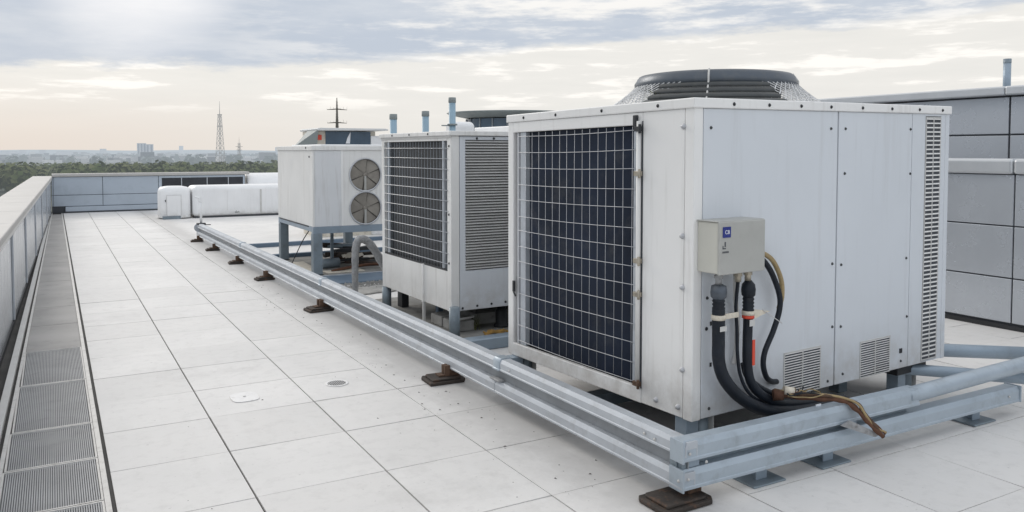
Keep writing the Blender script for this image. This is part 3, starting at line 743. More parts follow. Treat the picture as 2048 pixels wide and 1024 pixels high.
g=MB()
for k in range(23): g.tube([(.0,.10+k*.0775,.73),(.0,.10+k*.0775,2.05)],.0016,5)
b2_(g,'upright_wires','bluebeam',0)
g=MB()
for k in range(12): g.tube([(-.006,.06,1.978-k*.108),(-.006,1.80,1.978-k*.108+.004)],.0040,6)
b2_(g,'wire_cage','wire',0)
b2_(MB().box(0.001,.01,.095,1.815,.712,.735),'drip_edge','dark',0)
# front face
b2_(MB().box(.10,W-.072,.0,.03,.305,.715),'front_panel','panel')
b2_(MB().box(.10,.165,.0,.03,.7155,2.10),'front_panel','panel',0)
b2_(MB().box(W-.16,W-.072,.0,.03,.7155,2.10),'front_panel','panel',0)
b2_(MB().box(.166,W-.161,.0,.03,2.065,2.10),'front_panel','panel',0)
lv=MB(); n=46; hh=(2.062-.72)/n
for k in range(n):
    z=.72+k*hh; y=.0+rnd.uniform(-.003,.003)
    e=rnd.uniform(-.003,.003); lv.add([(.166,y+.028,z+hh*.98),(W-.161,y+.028,z+hh*.98),(W-.161,y-.002,z+hh*.42+e),(.166,y-.002,z+hh*.42),(.166,y-.002,z+hh*.24),(W-.161,y-.002,z+hh*.24+e)],[(0,1,2,3),(3,2,5,4)])
b2_(lv,'louvre','trim',0)
b2_(MB().box(-.025,W+.02,-.025,1.925,2.106,2.155),'roof_lid','white2',.007)
b2_(MB().box(.85,W-.1,.08,1.1,2.1555,2.225),'roof_curb','tank',.01)
b2_(MB().box(-.012,-.0,-.012,1.9,2.085,2.1055),'lid_flashing','trim',0)
for (x,y,h) in ((.012,-.05,.36),(.03,1.84,.30),(W-.1,.06,.30),(W-.1,1.84,.30)):
    l=MB(); l.tube([(x,y,.045),(x,y,h if y<1 and x<1 else .299)],.056,18); l.build('leg',M['leg'],U2)
    
b2_(MB().box(.18,.27,1.72,1.86,.045,.299),'leg_bracket','dark',.003)
b2_(MB().box(.3,.37,.95,1.02,.045,.299),'brace_post','deepblue',.003)
s2=screw_mesh(.010,.007).build('screw',M['dark'],U2); s2.rotation_euler=(0,R(-90),0); s2.location=(-.0255,.5,2.13)
for y in (1.0,1.5): copypart(s2,U2,(-.0255,y,2.13))
for y,z in ((.04,2.0),(.045,1.3),(.045,.8)): copypart(s2,U2,(-.001,y,z))
s3=screw_mesh(.010,.010).build('screw',M['dark'],U2); s3.rotation_euler=(R(90),0,0); s3.location=(.13,-.0005,.33)
for x,z in ((.3,.34),(.47,.345),(.64,.35),(.30,2.08),(.5,2.08)): copypart(s3,U2,(x,-.0005,z))

# platform and clutter under unit 2
t=thing('plinth_slab','stained grey slab carrying the middle condenser','slab',(3.28,7.32,0))
mb=MB(); mb.box(0,2.75,0,2.6,.004,.044); mb.build('slab',M['stain'],t,.006)
t=thing('channel_beam','blue steel channel beam on the deck in front of the middle condenser','beam',(3.14,6.98,0),R(1))
mb=MB(); mb.prism([(0,.004),(.0,.105),(.012,.115),(.14,.115),(.15,.10),(.15,.004)],0,2.8,'x'); mb.build('beam',M['bluesteel'],t,.004)
t=thing('block','pair of weathered concrete blocks on the slab under the middle condenser','blocks',(3.72,8.1,.045),R(1))
for k,(x,y) in enumerate(((0,0),(0,-.31))):
    mb=MB(); mb.box(x-.1,x+.14,y-.14,y+.14,0,.115); mb.build('block',M['concrete'],t,.014)
t=thing('metal_hopper','low galvanised cover with sloping faces under the middle condenser','cover',(4.35,8.25,.045))
mb=MB(); mb.add([(-.35,-.35,0),(.35,-.35,0),(.35,.35,0),(-.35,.35,0),(-.35,-.35,.12),(.35,-.35,.12),(.35,.35,.12),(-.35,.35,.12),(-.05,.1,.22),(.1,.1,.22)],
  [(0,1,5,4),(1,2,6,5),(2,3,7,6),(3,0,4,7),(4,5,9,8),(5,6,9),(6,7,8,9),(7,4,8)]); mb.build('cover',M['concrete'],t)
t=thing('pump','dark upright pump with small valves under the middle condenser','pump',(4.02,7.62,.045))
t.location=(4.22,7.70,.045)
mb=MB(); mb.lathe([(0,0),(.085,0),(.085,.02),(.065,.03),(.068,.17),(.05,.19),(.03,.24),(0,.245)],20); mb.build('body',M['dark'],t)
mb=MB(); mb.tube([(.06,0,.14),(.13,0,.14)],.018,8); mb.tube([(.13,0,.12),(.13,0,.17)],.014,8); mb.build('valve',M['brass'],t)
t=thing('pipe_stub','thin white pipe stub clamped beside the leg of the middle condenser','pipe',(3.62,7.6,.19))
mb=MB(); mb.tube([(.0,.0,0),(.22,.02,.012)],.013,10); mb.build('pipe',M['trim'],t); MB().tube([(.03,0,-.145),(.03,0,.0)],.01,8).build('support',M['leg'],t)
# ochre grit heap
mb=MB()
for k in range(260):
    x=3.86+abs(rnd.gauss(0,.30)); y=7.42+rnd.gauss(0,.035); s=rnd.uniform(.006,.016)
    z=.045+max(0,.028-abs(x-3.95)*.1)*rnd.random()
    mb.add([(x-s,y,z),(x+s,y-s,z),(x,y+s,z),(x,y,z+s*1.2)],[(0,1,3),(1,2,3),(2,0,3),(0,2,1)])
tag(mb.build('ochre_grit',M['ochre']),'ochre grit and rust flakes spilled along the slab edge','grit',kind='stuff')
mb=MB()
for k in range(170):
    u=rnd.random(); y=3.6+u*9; x=2.62-.012*y+rnd.gauss(0,.16); s=rnd.choice([.003,.004,.005,.009]); z=.0015
    if rnd.random()<.25: x=rnd.uniform(.3,4.8); y=rnd.uniform(2.4,7)
    mb.add([(x-s*rnd.uniform(.6,1.6),y,z),(x+s,y-s,z),(x+s*rnd.uniform(0,1),y+s*rnd.uniform(.5,1.3),z),(x,y,z+s*.5)],[(0,1,3),(1,2,3),(2,0,3)])
tag(mb.build('grit',M['darkpad']),'dark grit flakes scattered on the tiles along the long rail',None,kind='stuff')
# weed tuft
mb=MB()
for k in range(60):
    a=rnd.uniform(0,2*PI); l=rnd.uniform(.08,.18); x=3.86+rnd.gauss(0,.03); y=7.72+rnd.gauss(0,.03)
    mb.add([(x-.004,y,.045),(x+.004,y,.045),(x+.07*math.cos(a)*rnd.random()*1.4,y+.07*math.sin(a)*rnd.random(),.045+l)],[(0,1,2)])
tag(mb.build('weed_tuft',M['weed']),'dry weed tuft growing beside the leg of the middle condenser','weed')
# insulated elbow pipe between units
t=thing('insulated_pipe','mottled grey lagged pipe bent like an elbow between the middle and far condensers','pipe',(0,0,0))
pp=spline([(3.385,10.12,.10),(3.385,10.12,.45),(3.395,10.12,.68),(3.44,10.12,.80),(3.53,10.12,.79),(3.62,10.12,.70),(3.72,10.12,.54),(3.82,10.12,.36),(3.9,10.12,.20)],7)
mb=MB(); mb.tube(pp,[.040+.012*min(1,i/20)+rnd.uniform(-.003,.003) for i in range(len(pp))],16); mb.build('lagging',M['lag'],t)
mb=MB(); mb.tube([(3.385,10.12,.004),(3.385,10.12,.11)],.02,10); mb.build('spigot',M['dark'],t)
# gravelly patch + planks near elbow
t=thing('plank','dark weathered plank lying beside the lagged pipe','plank',(3.5,9.85,.002),R(3))
mb=MB(); mb.box(-.3,.75,-.05,.05,0,.035); mb.build('board',M['darkpad'],t,.004)
t=thing('mortar_sheet','cracked pale mortar sheet on the deck beyond the lagged pipe','sheet',(4.0,10.9,.002),R(4))
mb=MB(); P=[(-.75,-.35)]
for k in range(16): P.append((-.7+k*.1,-.36+rnd.uniform(-.03,.03)))
for k in range(16): P.append((.85-k*.1,.25+rnd.uniform(-.06,.06)))
mb.prism(P,0,.018,'z'); mb.build('sheet',M['concrete'],t,.003)
mb=MB()
for k in range(500):
    x=3.85+rnd.uniform(-.5,.7); y=11.2+rnd.gauss(0,.09); s=rnd.uniform(.008,.022); z=.02+.04*max(0,1-abs(y-11.2)/.12)*rnd.random()
    mb.add([(x-s,y,z),(x+s,y-s,z),(x,y+s,z),(x,y,z+s*1.3)],[(0,1,3),(1,2,3),(2,0,3)])
tag(mb.build('rubble',M['concrete']),'pale rubble heap beyond the lagged pipe','rubble',kind='stuff')
t=thing('steel_plate','flat deep blue steel plate on the deck in front of the far fan unit','plate',(3.2,11.4,0),R(1))
mb=MB(); mb.box(0,2.3,0,.72,.004,.040); mb.build('plate',M['deepblue'],t,.004); MB().box(0,2.3,.7205,.75,.004,.052).build('edge',M['zinc'],t)

# ------------------------------------------------------------------ unit 3 (far, twin side fans)
U3=thing('condenser_unit','far white condenser on tall steel legs with two round side fans','condenser',(3.49,12.42,0),0)
def b3(mb,name,mat,bevel=.004,parent=None): return mb.build(name,M[mat],parent or U3,bevel)
W=1.32; D=2.22
b3(MB().box(.03,W-.03,.03,D-.03,.78,1.95),'inner_case','seam',0)
b3(MB().box(.0,.03,.004,D,.775,1.96),'side_panel','white2')
b3(MB().box(.031,.455,.0,.03,.775,1.96),'front_panel','panel2')
b3(MB().box(.449,.481,-.008,-.0005,.775,1.96),'joint_strip','white',.002)
hp=MB()
# fan panel with round openings: sheet around circles
FR=.258; fx=.845; fzs=(1.572,1.043)
x0,x1=.47,W; 
mid=(fzs[0]+fzs[1])/2
for zc,za,zb in ((fzs[0],mid,1.96),(fzs[1],.775,mid)):
    n=48; inner=[];outer=[]
    for k in range(n):
        a=2*PI*k/n; c,s=math.cos(a),math.sin(a); inner.append((fx+FR*c,0.,zc+FR*s))
        tx=((x1-fx)/c if c>1e-6 else (x0-fx)/c if c<-1e-6 else 1e9); tz=((zb-zc)/s if s>1e-6 else (za-zc)/s if s<-1e-6 else 1e9)
        t_=min(tx,tz); outer.append((fx+t_*c,0.,zc+t_*s))
    # make sure the corners are covered
    for (cx_,cz_) in ((x0,za),(x0,zb),(x1,za),(x1,zb)):
        k=min(range(n),key=lambda q:(outer[q][0]-cx_)**2+(outer[q][2]-cz_)**2); outer[k]=(cx_,0.,cz_)
    hp.add(inner+outer,[(k,(k+1)%n,n+(k+1)%n,n+k) for k in range(n)])
b3(hp,'fan_panel','white2',0)
for zc in fzs:
    r=MB(); pts=[(fx+(FR+.002)*math.cos(k*2*PI/48),-.006,zc+(FR+.002)*math.sin(k*2*PI/48)) for k in range(49)]
    r.tube(pts,.013,8,False); fan=r.build('fan',M['wire'],U3)
    q=MB(); n=40
    q.add([(fx+FR*math.cos(2*PI*k/n),.001,zc+FR*math.sin(2*PI*k/n)) for k in range(n)]+[(fx+FR*math.cos(2*PI*k/n),.026,zc+FR*math.sin(2*PI*k/n)) for k in range(n)],
       [(k,(k+1)%n,n+(k+1)%n,n+k) for k in range(n)]+[tuple(range(n,2*n))]); q.build('shroud',M['fanback'],fan)
    for k in range(6):
        a0=k*PI/3+.4; b=MB(); n=6; vs=[]
        for i in range(n+1):
            a=a0+i*(PI/3*.93)/n; yy=.004+.016*i/n
            vs+=[(fx+.04*math.cos(a),yy,zc+.04*math.sin(a)),(fx+.245*math.cos(a),yy,zc+.245*math.sin(a))]
        b.add(vs,[(2*i,2*i+1,2*i+3,2*i+2) for i in range(n)],True); b.build('blade',M['fanblade'],fan)
    MB().box(fx-.018,fx+.018,-.003,.003,zc-FR+.01,zc-.02).build('strut',M['box'],fan,.003)
    q=MB(); q.tube([(fx,-.004,zc),(fx,.024,zc)],[.022,.05],16); q.build('hub',M['fanblade'],fan)
b3(MB().box(-.02,W+.02,-.02,D+.02,1.9605,2.03),'roof_lid','white2',.007)
b3(MB().box(.2,W-.02,.25,D-.2,2.0305,2.055),'roof_curb','tank',.01)
fr=MB(); fr.box(0,W,.0,.10,.665,.7745); fr.box(0,W,D-.1,D,.665,.7745); fr.box(0,.10,.1,D-.1,.690,.7745); fr.box(W-.1,W,.1,D-.1,.69,.7745); b3(fr,'base_frame','bluesteel',.004)
b3(MB().box(-.006,-.0005,.25,D-.1,.755,.7745),'gap_strip','seam',0)
for x,y in ((.0,.0),(.0,D-.14),(W-.14,.0),(W-.14,D-.14)):
    l=MB(); l.box(x,x+.145,y,y+.14,.025,.664); o=l.build('leg',M['leg'],U3,.008)
    MB().box(x-.01,x+.155,y-.01,y+.15,.016,.0248).build('base_plate',M['dark'],o)
b3(MB().box(.55,.60,.9,.95,.02,.69),'drop_pipe','leg',.01)
d=screw_mesh(.014,.01).build('screw',M['dark'],U3); d.rotation_euler=(0,R(-90),0); d.location=(-.0005,.18,1.86)
copypart(d,U3,(-.0205,.30,2.0))
t=thing('drip_tray','dark shallow tray with pale worn edge under the far fan unit','tray',(3.45,12.3,.002))
mb=MB(); mb.box(0,1.9,.02,2.5,0,.013); mb.build('tray',M['stain'],t)
t=thing('plywood_sheet','pale worn plywood sheet on the tray between the legs of the far fan unit','sheet',(3.74,12.62,.0155),R(2))
mb=MB(); mb.box(0,.62,-.1,.18,0,.012); mb.build('sheet',M['cream'],t,.003)
t=thing('plywood_sheet','pale flaking sheet beside the left edge of the tray under the far fan unit','sheet',(3.53,13.2,.0155),R(-3))
mb=MB(); mb.box(0,.2,-.3,.9,0,.012); mb.build('sheet',M['cream'],t,.003)
t=thing('old_motor','grey round motor lying on the tray under the far fan unit','motor',(3.95,13.1,.1))
mb=MB(); mb.tube([(-.14,0,.0),(.16,.05,.0)],.08,18); mb.build('body',M['leg'],t); MB().tube([(-.18,-.01,0),(-.139,0,0)],.055,14).build('end_cap',M['trim'],t); MB().tube([(.16,.05,0),(.5,.1,.03)],.012,8).build('shaft',M['trim'],t)
t=thing('scrap_pile','dark heap of scrap pipes and boards under the far fan unit','scrap',(4.35,13.6,.016))
for k in range(12):
    a=rnd.uniform(-.5,.5); l=rnd.uniform(.25,.5); mb=MB(); mb.box(-l,l,-.04,.04,0,rnd.uniform(.03,.07)); o=mb.build('board',M[rnd.choice(['darkpad','darkpad','dark','rust','leg'])],t,.004); o.location=(rnd.uniform(-.1,.25),rnd.uniform(-.5,.5),.012+k*.022); o.rotation_euler=(rnd.uniform(-.1,.1),rnd.uniform(-.12,.12),a)
t=thing('white_scrap','crumpled white scrap lying on the dark heap under the far fan unit','scrap',(4.28,13.05,.16))
mb=MB()
for k in range(14):
    x,y,z=rnd.gauss(0,.09),rnd.gauss(0,.05),rnd.uniform(0,.05); mb.add([(x,y,z),(x+.07,y+.01,z+.02),(x+.05,y+.03,z+.06),(x-.02,y+.02,z+.05)],[(0,1,2,3)])
mb.build('sheet',M['tape'],t)
t=thing('cable','thin dark cable hanging from the frame of the far fan unit to the deck','cable',(0,0,0))
mb=MB(); mb.tube(spline([(3.52,12.75,.70),(3.47,12.95,.52),(3.43,13.25,.25),(3.40,13.5,.02)],6),.008,6); mb.build('tube',M['rubber'],t)
t=thing('rusty_board','long rusty curved board on the tray behind the lagged pipe','board',(4.35,12.72,.03),R(6))
mb=MB(); mb.tube(spline([(-.5,0,.0),(-.2,.03,.03),(.2,.05,.05),(.5,.02,.02)],6),.025,8); mb.build('board',M['rustpipe'],t)
# steel runners across the membrane
for Y,lab in ((16.75,'dark blue steel runner on the deck, the farther of two behind the far fan unit'),(14.85,'dark blue steel runner on the deck, the nearer of two behind the far fan unit')):
    t=thing('steel_runner',lab,'beam',(3.35,Y,0),R(2),'steel runners on the membrane')
    mb=MB(); mb.prism([(-.05,.003),(-.05,.075),(-.04,.085),(.04,.085),(.05,.075),(.05,.003)],0,3.0,'x'); mb.build('runner',M['deepblue'],t,.003)
# standpipe at the rail end
t=thing('standpipe','slim white standpipe with a short arm at the far end of the long rail','pipe',(2.80,18.75,.0))
mb=MB(); mb.tube([(0,0,.36),(0,0,.93)],.026,12); mb.build('pipe',M['tank'],t)
mb=MB(); mb.tube([(0,0,.85),(-.03,0,.93),(-.12,0,.95)],.022,10); mb.box(-.05,.03,-.03,.03,.84,.93); mb.build('arm',M['tank'],t,0)
mb=MB(); mb.box(-.09,.09,-.07,.07,.345,.38); mb.box(.02,.2,-.03,.03,.33,.345); mb.build('valve_base',M['dark'],t,.006)

# ------------------------------------------------------------------ white rounded equipment
def rounded(x0,x1,y0,y1,z0,z1,r): 
    return MB().box(x0,x1,y0,y1,z0,z1)
t=thing('equipment_pod','small white rounded equipment pod with a square door near the far parapet','pod',(3.06,25.4,0))
mb=MB(); P=[]
for k in range(48):
    a=2*PI*k/48; c,s=math.cos(a),math.sin(a); P.append((.43*math.copysign(abs(c)**.55,c),.42*math.copysign(abs(s)**.55,s)))
rings=[(1,.03),(1.0,.72),(.985,.80),(.94,.86),(.82,.905),(.5,.935),(0.02,.94)]
o_=len(mb.v)
for sc_,z in rings:
    mb.v+=[(p[0]*sc_,p[1]*sc_,z) for p in P]
for i in range(len(rings)-1):
    for k in range(48): mb.f.append((i*48+k,i*48+(k+1)%48,(i+1)*48+(k+1)%48,(i+1)*48+k)); mb.sm.append(True)
mb.build('shell',M['tank'],t)
MB().box(-.24,.13,-.436,-.415,.10,.68).build('door',M['tank'],t,.004); 
e=MB(); e.box(-.25,-.243,-.4362,-.424,.10,.69); e.box(.133,.14,-.4362,-.424,.10,.69); e.box(-.25,.14,-.4362,-.424,.683,.69); e.build('door_gap',M['trim'],t)
MB().box(-.36,.12,-.44,-.38,.0,.09).build('base_frame',M['leg'],t,.004)
MB().box(-.29,-.27,-.435,-.41,.50,.56).build('handle',M['dark'],t)
t=thing('equipment_pod','long white rounded equipment housing beside the small pod near the far parapet','pod',(3.52,25.0,0),R(.5))
mb=MB(); mb.box(0,4.2,0,1.1,.03,.93); mb.build('shell',M['tank'],t,.13,seg=6)
MB().box(.95,.956,-.003,-.0005,.2,.78).build('joint',M['trim'],t)
MB().box(.05,4.1,.03,1.05,.0,.04).build('base',M['seam'],t)
for x in (1.9,2.9): MB().box(x,x+.05,-.012,-.0005,.1,.80).build('strap',M['trim'],t,.003)
text('lettering','dın',.11,M['ink'],t,(1.23,-.002,.145),(R(90),0,0))

# ------------------------------------------------------------------ roof huts and vent pipes
t=thing('roof_hut','low roof hut with slanted eave and dark blue glass behind the far fan unit','hut',(0,18,0))
MB().box(5.165,6.55,.05,1.2,0.0,2.40).build('wall',M['cream'],t,.004)
MB().box(5.37,6.43,.035,.0495,1.2,2.395).build('window',M['glass'],t)
MB().box(6.43,7.05,.0,.9,0,2.30).build('side_box',M['tank'],t,.02)
rf=MB(); rf.prism([(5.14,2.405),(6.80,2.42),(6.80,2.45),(6.74,2.468),(5.2,2.468),(5.12,2.44)],-.14,1.3,'y'); rf.build('roof',M['roofwhite'],t,.008)
ev=MB(); ev.add([(4.70,.05,2.07),(5.16,-.13,2.43),(5.16,-.02,2.06),(4.84,.7,2.07),(5.16,.7,2.43),(5.16,.7,2.06)],[(0,1,2),(0,3,4,1),(3,5,4),(0,2,5,3),(1,4,5,2)]); ev.build('slanted_eave',M['canopy'],t)
MB().box(5.19,5.28,.03,.0495,2.2,2.31).build('warning_sign',M['redtag'],t)
s=MB(); s.add([(5.83,.02,2.12),(5.93,.02,2.12),(5.95,.02,2.39),(5.87,.02,2.25)],[(0,1,2,3)]); s.build('sail_emblem',M['paint'],t)
for X,zt,lab in ((5.04,2.575,'shortest pale blue vent pipe, leftmost of the three'),(5.63,2.64,'pale blue vent pipe in the middle of the three'),(6.14,2.89,'tallest pale blue vent pipe, rightmost of the three')):
    t=thing('vent_pipe',lab,'pipe',(X,13.0,0),0,'blue vent pipes behind the middle condenser')
    mb=MB(); mb.tube([(0,0,.0),(0,0,zt-.08)],.060,24); mb.build('pipe',M['pipe'],t)
    mb=MB(); mb.lathe([(.060,zt-.095),(.067,zt-.09),(.066,zt-.005),(.06,zt),(0,zt+.002)],24); mb.build('cap',M['pipecap'],t)
    if zt>2.8:
        mb=MB(); mb.lathe([(.06,2.40),(.09,2.40),(.09,2.43),(.06,2.43)],20); mb.box(-.2,-.06,-.02,.02,2.385,2.405); mb.build('collar',M['pipecap'],t)
t=thing('roof_pavilion','round glazed roof pavilion with flat disc canopy behind the middle condenser','pavilion',(10.2,18,0))
mb=MB(); mb.lathe([(0,2.72),(1.0,2.73),(1.62,2.86),(1.68,2.895),(1.64,2.91),(.9,2.925),(0,2.93)],64); mb.build('canopy',M['canopy'],t)
mb=MB(); mb.lathe([(1.18,0),(1.18,2.74)],40,sm=True); mb.build('glazing',M['glass'],t)
for k in range(20):
    a=2*PI*k/20; MB().tube([(1.19*math.cos(a),1.19*math.sin(a),0),(1.19*math.cos(a),1.19*math.sin(a),2.745)],.02,6).build('mullion',M['zinc'],t)
t=thing('white_housing','white rounded housing below the disc canopy of the pavilion','housing',(7.62,16.2,0))
mb=MB(); mb.box(0,.62,0,.35,0,2.60); mb.build('shell',M['tank'],t,.12,seg=5)

# ------------------------------------------------------------------ distance
def azd(px,d):
    a=math.atan((px-1024)/1626)+math.atan2(919,1626); return d*math.sin(a)/math.cos(math.atan((px-1024)/1626)),d*math.cos(a)/math.cos(math.atan((px-1024)/1626))
def lattice(name,label,px,d,ztop,wb,wt,zs,rad,zb=-15.2,plat=(),mast=0):
    x,y=azd(px,d); t=thing(name,label,'tower',(x,y,0),R(25))
    lg=MB()
    def hw(z): f=(z-zb)/(ztop-zb); return (wb+(wt-wb)*min(1,f**.7))/2
    Z=[zb+(ztop-zb)*i/zs for i in range(zs+1)]
    for sx,sy in ((1,1),(1,-1),(-1,-1),(-1,1)):
        l=MB(); l.tube([(sx*hw(z),sy*hw(z),z) for z in Z],rad,5); l.build('leg',M['lattice'],t)
    br=MB(); C=[(1,1),(1,-1),(-1,-1),(-1,1)]
    for i in range(zs):
        a,b=Z[i],Z[i+1]
        for k in range(4):
            p,q=C[k],C[(k+1)%4]
            br.tube([(p[0]*hw(a),p[1]*hw(a),a),(q[0]*hw(b),q[1]*hw(b),b)],rad*.55,4)
            br.tube([(q[0]*hw(a),q[1]*hw(a),a),(p[0]*hw(b),p[1]*hw(b),b)],rad*.55,4)
            br.tube([(p[0]*hw(a),p[1]*hw(a),a),(q[0]*hw(a),q[1]*hw(a),a)],rad*.5,4)
    br.build('bracing',M['lattice'],t)
    for z,w in plat: MB().box(-w,w,-w,w,z,z+rad*3).build('platform',M['lattice'],t)
    if mast: MB().tube([(0,0,ztop),(0,0,ztop+mast)],[rad*1.5,rad*.6],6).build('antenna',M['lattice'],t)
lattice('lattice_tower','tall tapering lattice tower on the horizon',441,1200,56,11,3.4,10,.33,plat=((55,2.4),(38,2.9)),mast=19)
lattice('lattice_tower','small lattice tower right of the tall one on the horizon',479,1000,12,3.6,2.0,7,.17,plat=((3,2.4),(7,3.0),(-3,2.2)),mast=7)
x,y=azd(675,300); t=thing('radio_mast','dark radio mast with two cross arms above the far fan unit','mast',(x,y,0),R(-12))
lg=MB(); lg.tube([(0,0,-15),(0,0,10),(0,0,21.5)],[1.1,.55,.14],8); lg.build('pole',M['mast'],t)
br=MB()
for k in range(26):
    z=6+k*.55; w=.75*(1-(z-4)/20)+.12; br.tube([(-w,-w,z),(w,w,z+.5)],.05,4); br.tube([(w,-w,z),(-w,w,z+.5)],.05,4)
br.build('bracing',M['mast'],t)
for z,w in ((17.1,3.6),(12.2,3.5)):
    ar=MB(); ar.tube([(-w,0,z),(-w*.4,0,z+.15),(0,0,z+.3),(w*.4,0,z+.15),(w,0,z)],[.1,.2,.24,.2,.1],6); ar.tube([(0,-w*.4,z),(0,w*.4,z)],.08,6)
    for k in range(7): xx=-w+w*2*k/6; ar.tube([(xx,0,z),(xx,0,z+rnd.uniform(.3,1.3))],.04,4)
    ar.build('cross_arm',M['mast'],t)
# distinct far buildings
def bld(name,label,px,d,wpx,ytop,dep=None,win=True,zb=-15.3,group=None,nf=8,nc=5):
    x,y=azd(px,d); w=wpx/1626*d; zt=1.95+(302-ytop)/1626*d; dep=dep or w*.7
    t=thing(name,label,'building',(x,y,0),-math.atan2(x,y),group)
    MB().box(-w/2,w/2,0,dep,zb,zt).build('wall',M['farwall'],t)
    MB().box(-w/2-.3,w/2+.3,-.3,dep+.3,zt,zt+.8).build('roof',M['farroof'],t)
    if win:
        for c in range(nc):
            xa=-w/2+w*(c+.25)/nc; xb=-w/2+w*(c+.75)/nc
            q=MB()
            for f in range(nf):
                za=zb+4+(zt-zb-5)*(f+.2)/nf; zb_=zb+4+(zt-zb-5)*(f+.75)/nf; q.box(xa,xb,-.15,-.01,za,zb_)
            q.build('window',M['farwin'],t)
    return t
bld('tower_block','large pale tower block standing above the treeline on the horizon',284,2300,17,287,40,nf=12,nc=3)
bld('tower_block','slightly lower pale wing right of the large tower block',300,2290,14,289,36,nf=12,nc=2)
bld('tower_block','lone small warm tower block on the horizon between the white block and the lattice tower',363,5200,8,292,None,False)
for px,wp,yt,lab in ((46,13,301,'small dark block on the horizon at the left edge'),(86,12,300,'small stepped block on the horizon second from the left'),(207,12,298,'small pale block on the horizon left of the large tower block'),
                     (159,20,304,'low wide pale block on the horizon between the small blocks'),(15,36,303,'long low block at the far left of the horizon'),(130,30,303,'long low block on the horizon right of the stepped block'),
                     (340,34,305,'long low shed right of the large tower block'),(410,26,306,'low block left of the tall lattice tower'),(520,40,304,'long low block right of the lattice towers'),(555,8,295,'small tower at the horizon beside the far fan unit')):
    bld('far_building',lab,px,3200+px*1.1,wp,yt,None,False,group=None)
# far city: countless tiny houses in haze
mb=MB()
for k in range(2600):
    d=1300*math.exp(rnd.random()*1.35); a=R(rnd.uniform(-25,62)); x,y=d*math.sin(a),d*math.cos(a)
    w=rnd.uniform(6,28); l=rnd.uniform(6,16); hh=rnd.uniform(3,9)*(1+(1.2*rnd.random() if k%6==0 else 0)); mb.box(x-w/2,x+w/2,y-l/2,y+l/2,-15.3,-15.3+hh)
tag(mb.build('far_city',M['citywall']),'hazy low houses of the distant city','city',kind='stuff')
def crowns(rr,n,dmin,dmax,amin,amax,hmin,hmax,leaves,mat,name,label,ls):
    mb=MB()
    for k in range(n):
        d=rr.uniform(dmin,dmax); a=R(rr.uniform(amin,amax)); x,y=d*math.sin(a),d*math.cos(a); H=17.25-rr.uniform(hmin,hmax)/1626*d; H=max(4,H); cr=H*rr.uniform(.32,.5)
        for j in range(leaves):
            u=Vector((rr.gauss(0,1),rr.gauss(0,1),rr.gauss(0,1))).normalized()*(rr.random()**.35)
            p=Vector((x+u.x*cr*1.1,y+u.y*cr*1.1,-15.3+H*.58+u.z*H*.42)); s=ls*rr.uniform(.5,1.3)
            nn=(u+Vector((rr.gauss(0,.35),rr.gauss(0,.35),rr.gauss(0,.35)+.3))).normalized(); e1=nn.orthogonal().normalized(); e1=(e1*math.cos(j)+nn.cross(e1)*math.sin(j))*s; e2=nn.cross(e1)*.8
            mb.add([p-e1,p+e2,p+e1,p-e2],[(0,1,2,3)])
    return tag(mb.build(name,mat),label,'trees',kind='stuff')
crowns(random.Random(3),520,330,560,-14,34,17,27,110,M['leaf'],'wood','dense dark green wood beyond the far parapet',1.15)
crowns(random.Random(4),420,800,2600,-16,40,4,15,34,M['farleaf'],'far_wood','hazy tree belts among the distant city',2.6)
# lower neighbouring roof at far left
t=thing('neighbour_building','low grey neighbouring roof seen over the left parapet','building',(-26,92,0),R(10))
MB().box(-26,9,0,22,-15.3,-1.0).build('wall',M['nearwall'],t)
MB().box(-26.2,9.2,-.2,22.2,-1.0,-.55).build('roof',M['nearroof'],t)
MB().box(3,5.2,4,6,-.55,.5).build('roof_box',M['farwall'],t)

# ------------------------------------------------------------------ sky and sun
SUN_EL=R(24); SUN_AZ=R(-14)      # azimuth to the right of +Y
w=bpy.data.worlds.new('World'); sc.world=w; w.use_nodes=True
nt=w.node_tree; bg=nt.nodes['Background']
sky=N(nt,'ShaderNodeTexSky'); sky.sky_type='NISHITA'; sky.sun_disc=False; sky.sun_elevation=SUN_EL; sky.sun_rotation=SUN_AZ
sky.air_density=1.2; sky.dust_density=2.5
tc=N(nt,'ShaderNodeTexCoord'); D=tc.outputs['Generated']
sx=N(nt,'ShaderNodeSeparateXYZ'); L(nt,D,sx.inputs[0])
el=mth(nt,'ARCSINE',sx.outputs['Z'])
az=mth(nt,'ARCTAN2',sx.outputs['X'],sx.outputs['Y'])
# flat cloud layer coordinates
cv=N(nt,'ShaderNodeCombineXYZ')
L(nt,az,cv.inputs[0]); L(nt,mth(nt,'MULTIPLY',el,4.2),cv.inputs[1])
nA=noise(nt,cv.outputs[0],3.2,9,.6)
mp=N(nt,'ShaderNodeMapping'); mp.inputs['Location'].default_value=(3.1,1.7,0); mp.inputs['Rotation'].default_value=(0,0,R(-8)); mp.inputs['Scale'].default_value=(1.3,1.4,1); L(nt,cv.outputs[0],mp.inputs[0])
nB=noise(nt,mp.outputs[0],4.5,10,.62)
mp2=N(nt,'ShaderNodeMapping'); mp2.inputs['Location'].default_value=(7.3,.4,0); mp2.inputs['Scale'].default_value=(1.3,2.3,1); L(nt,cv.outputs[0],mp2.inputs[0])
nC=noise(nt,mp2.outputs[0],5.5,8,.6)
def sst(v,a,b):
    m=N(nt,'ShaderNodeMapRange',interpolation_type='SMOOTHSTEP'); L(nt,v,m.inputs[0]); m.inputs[1].default_value=a; m.inputs[2].default_value=b
    return m.outputs[0]
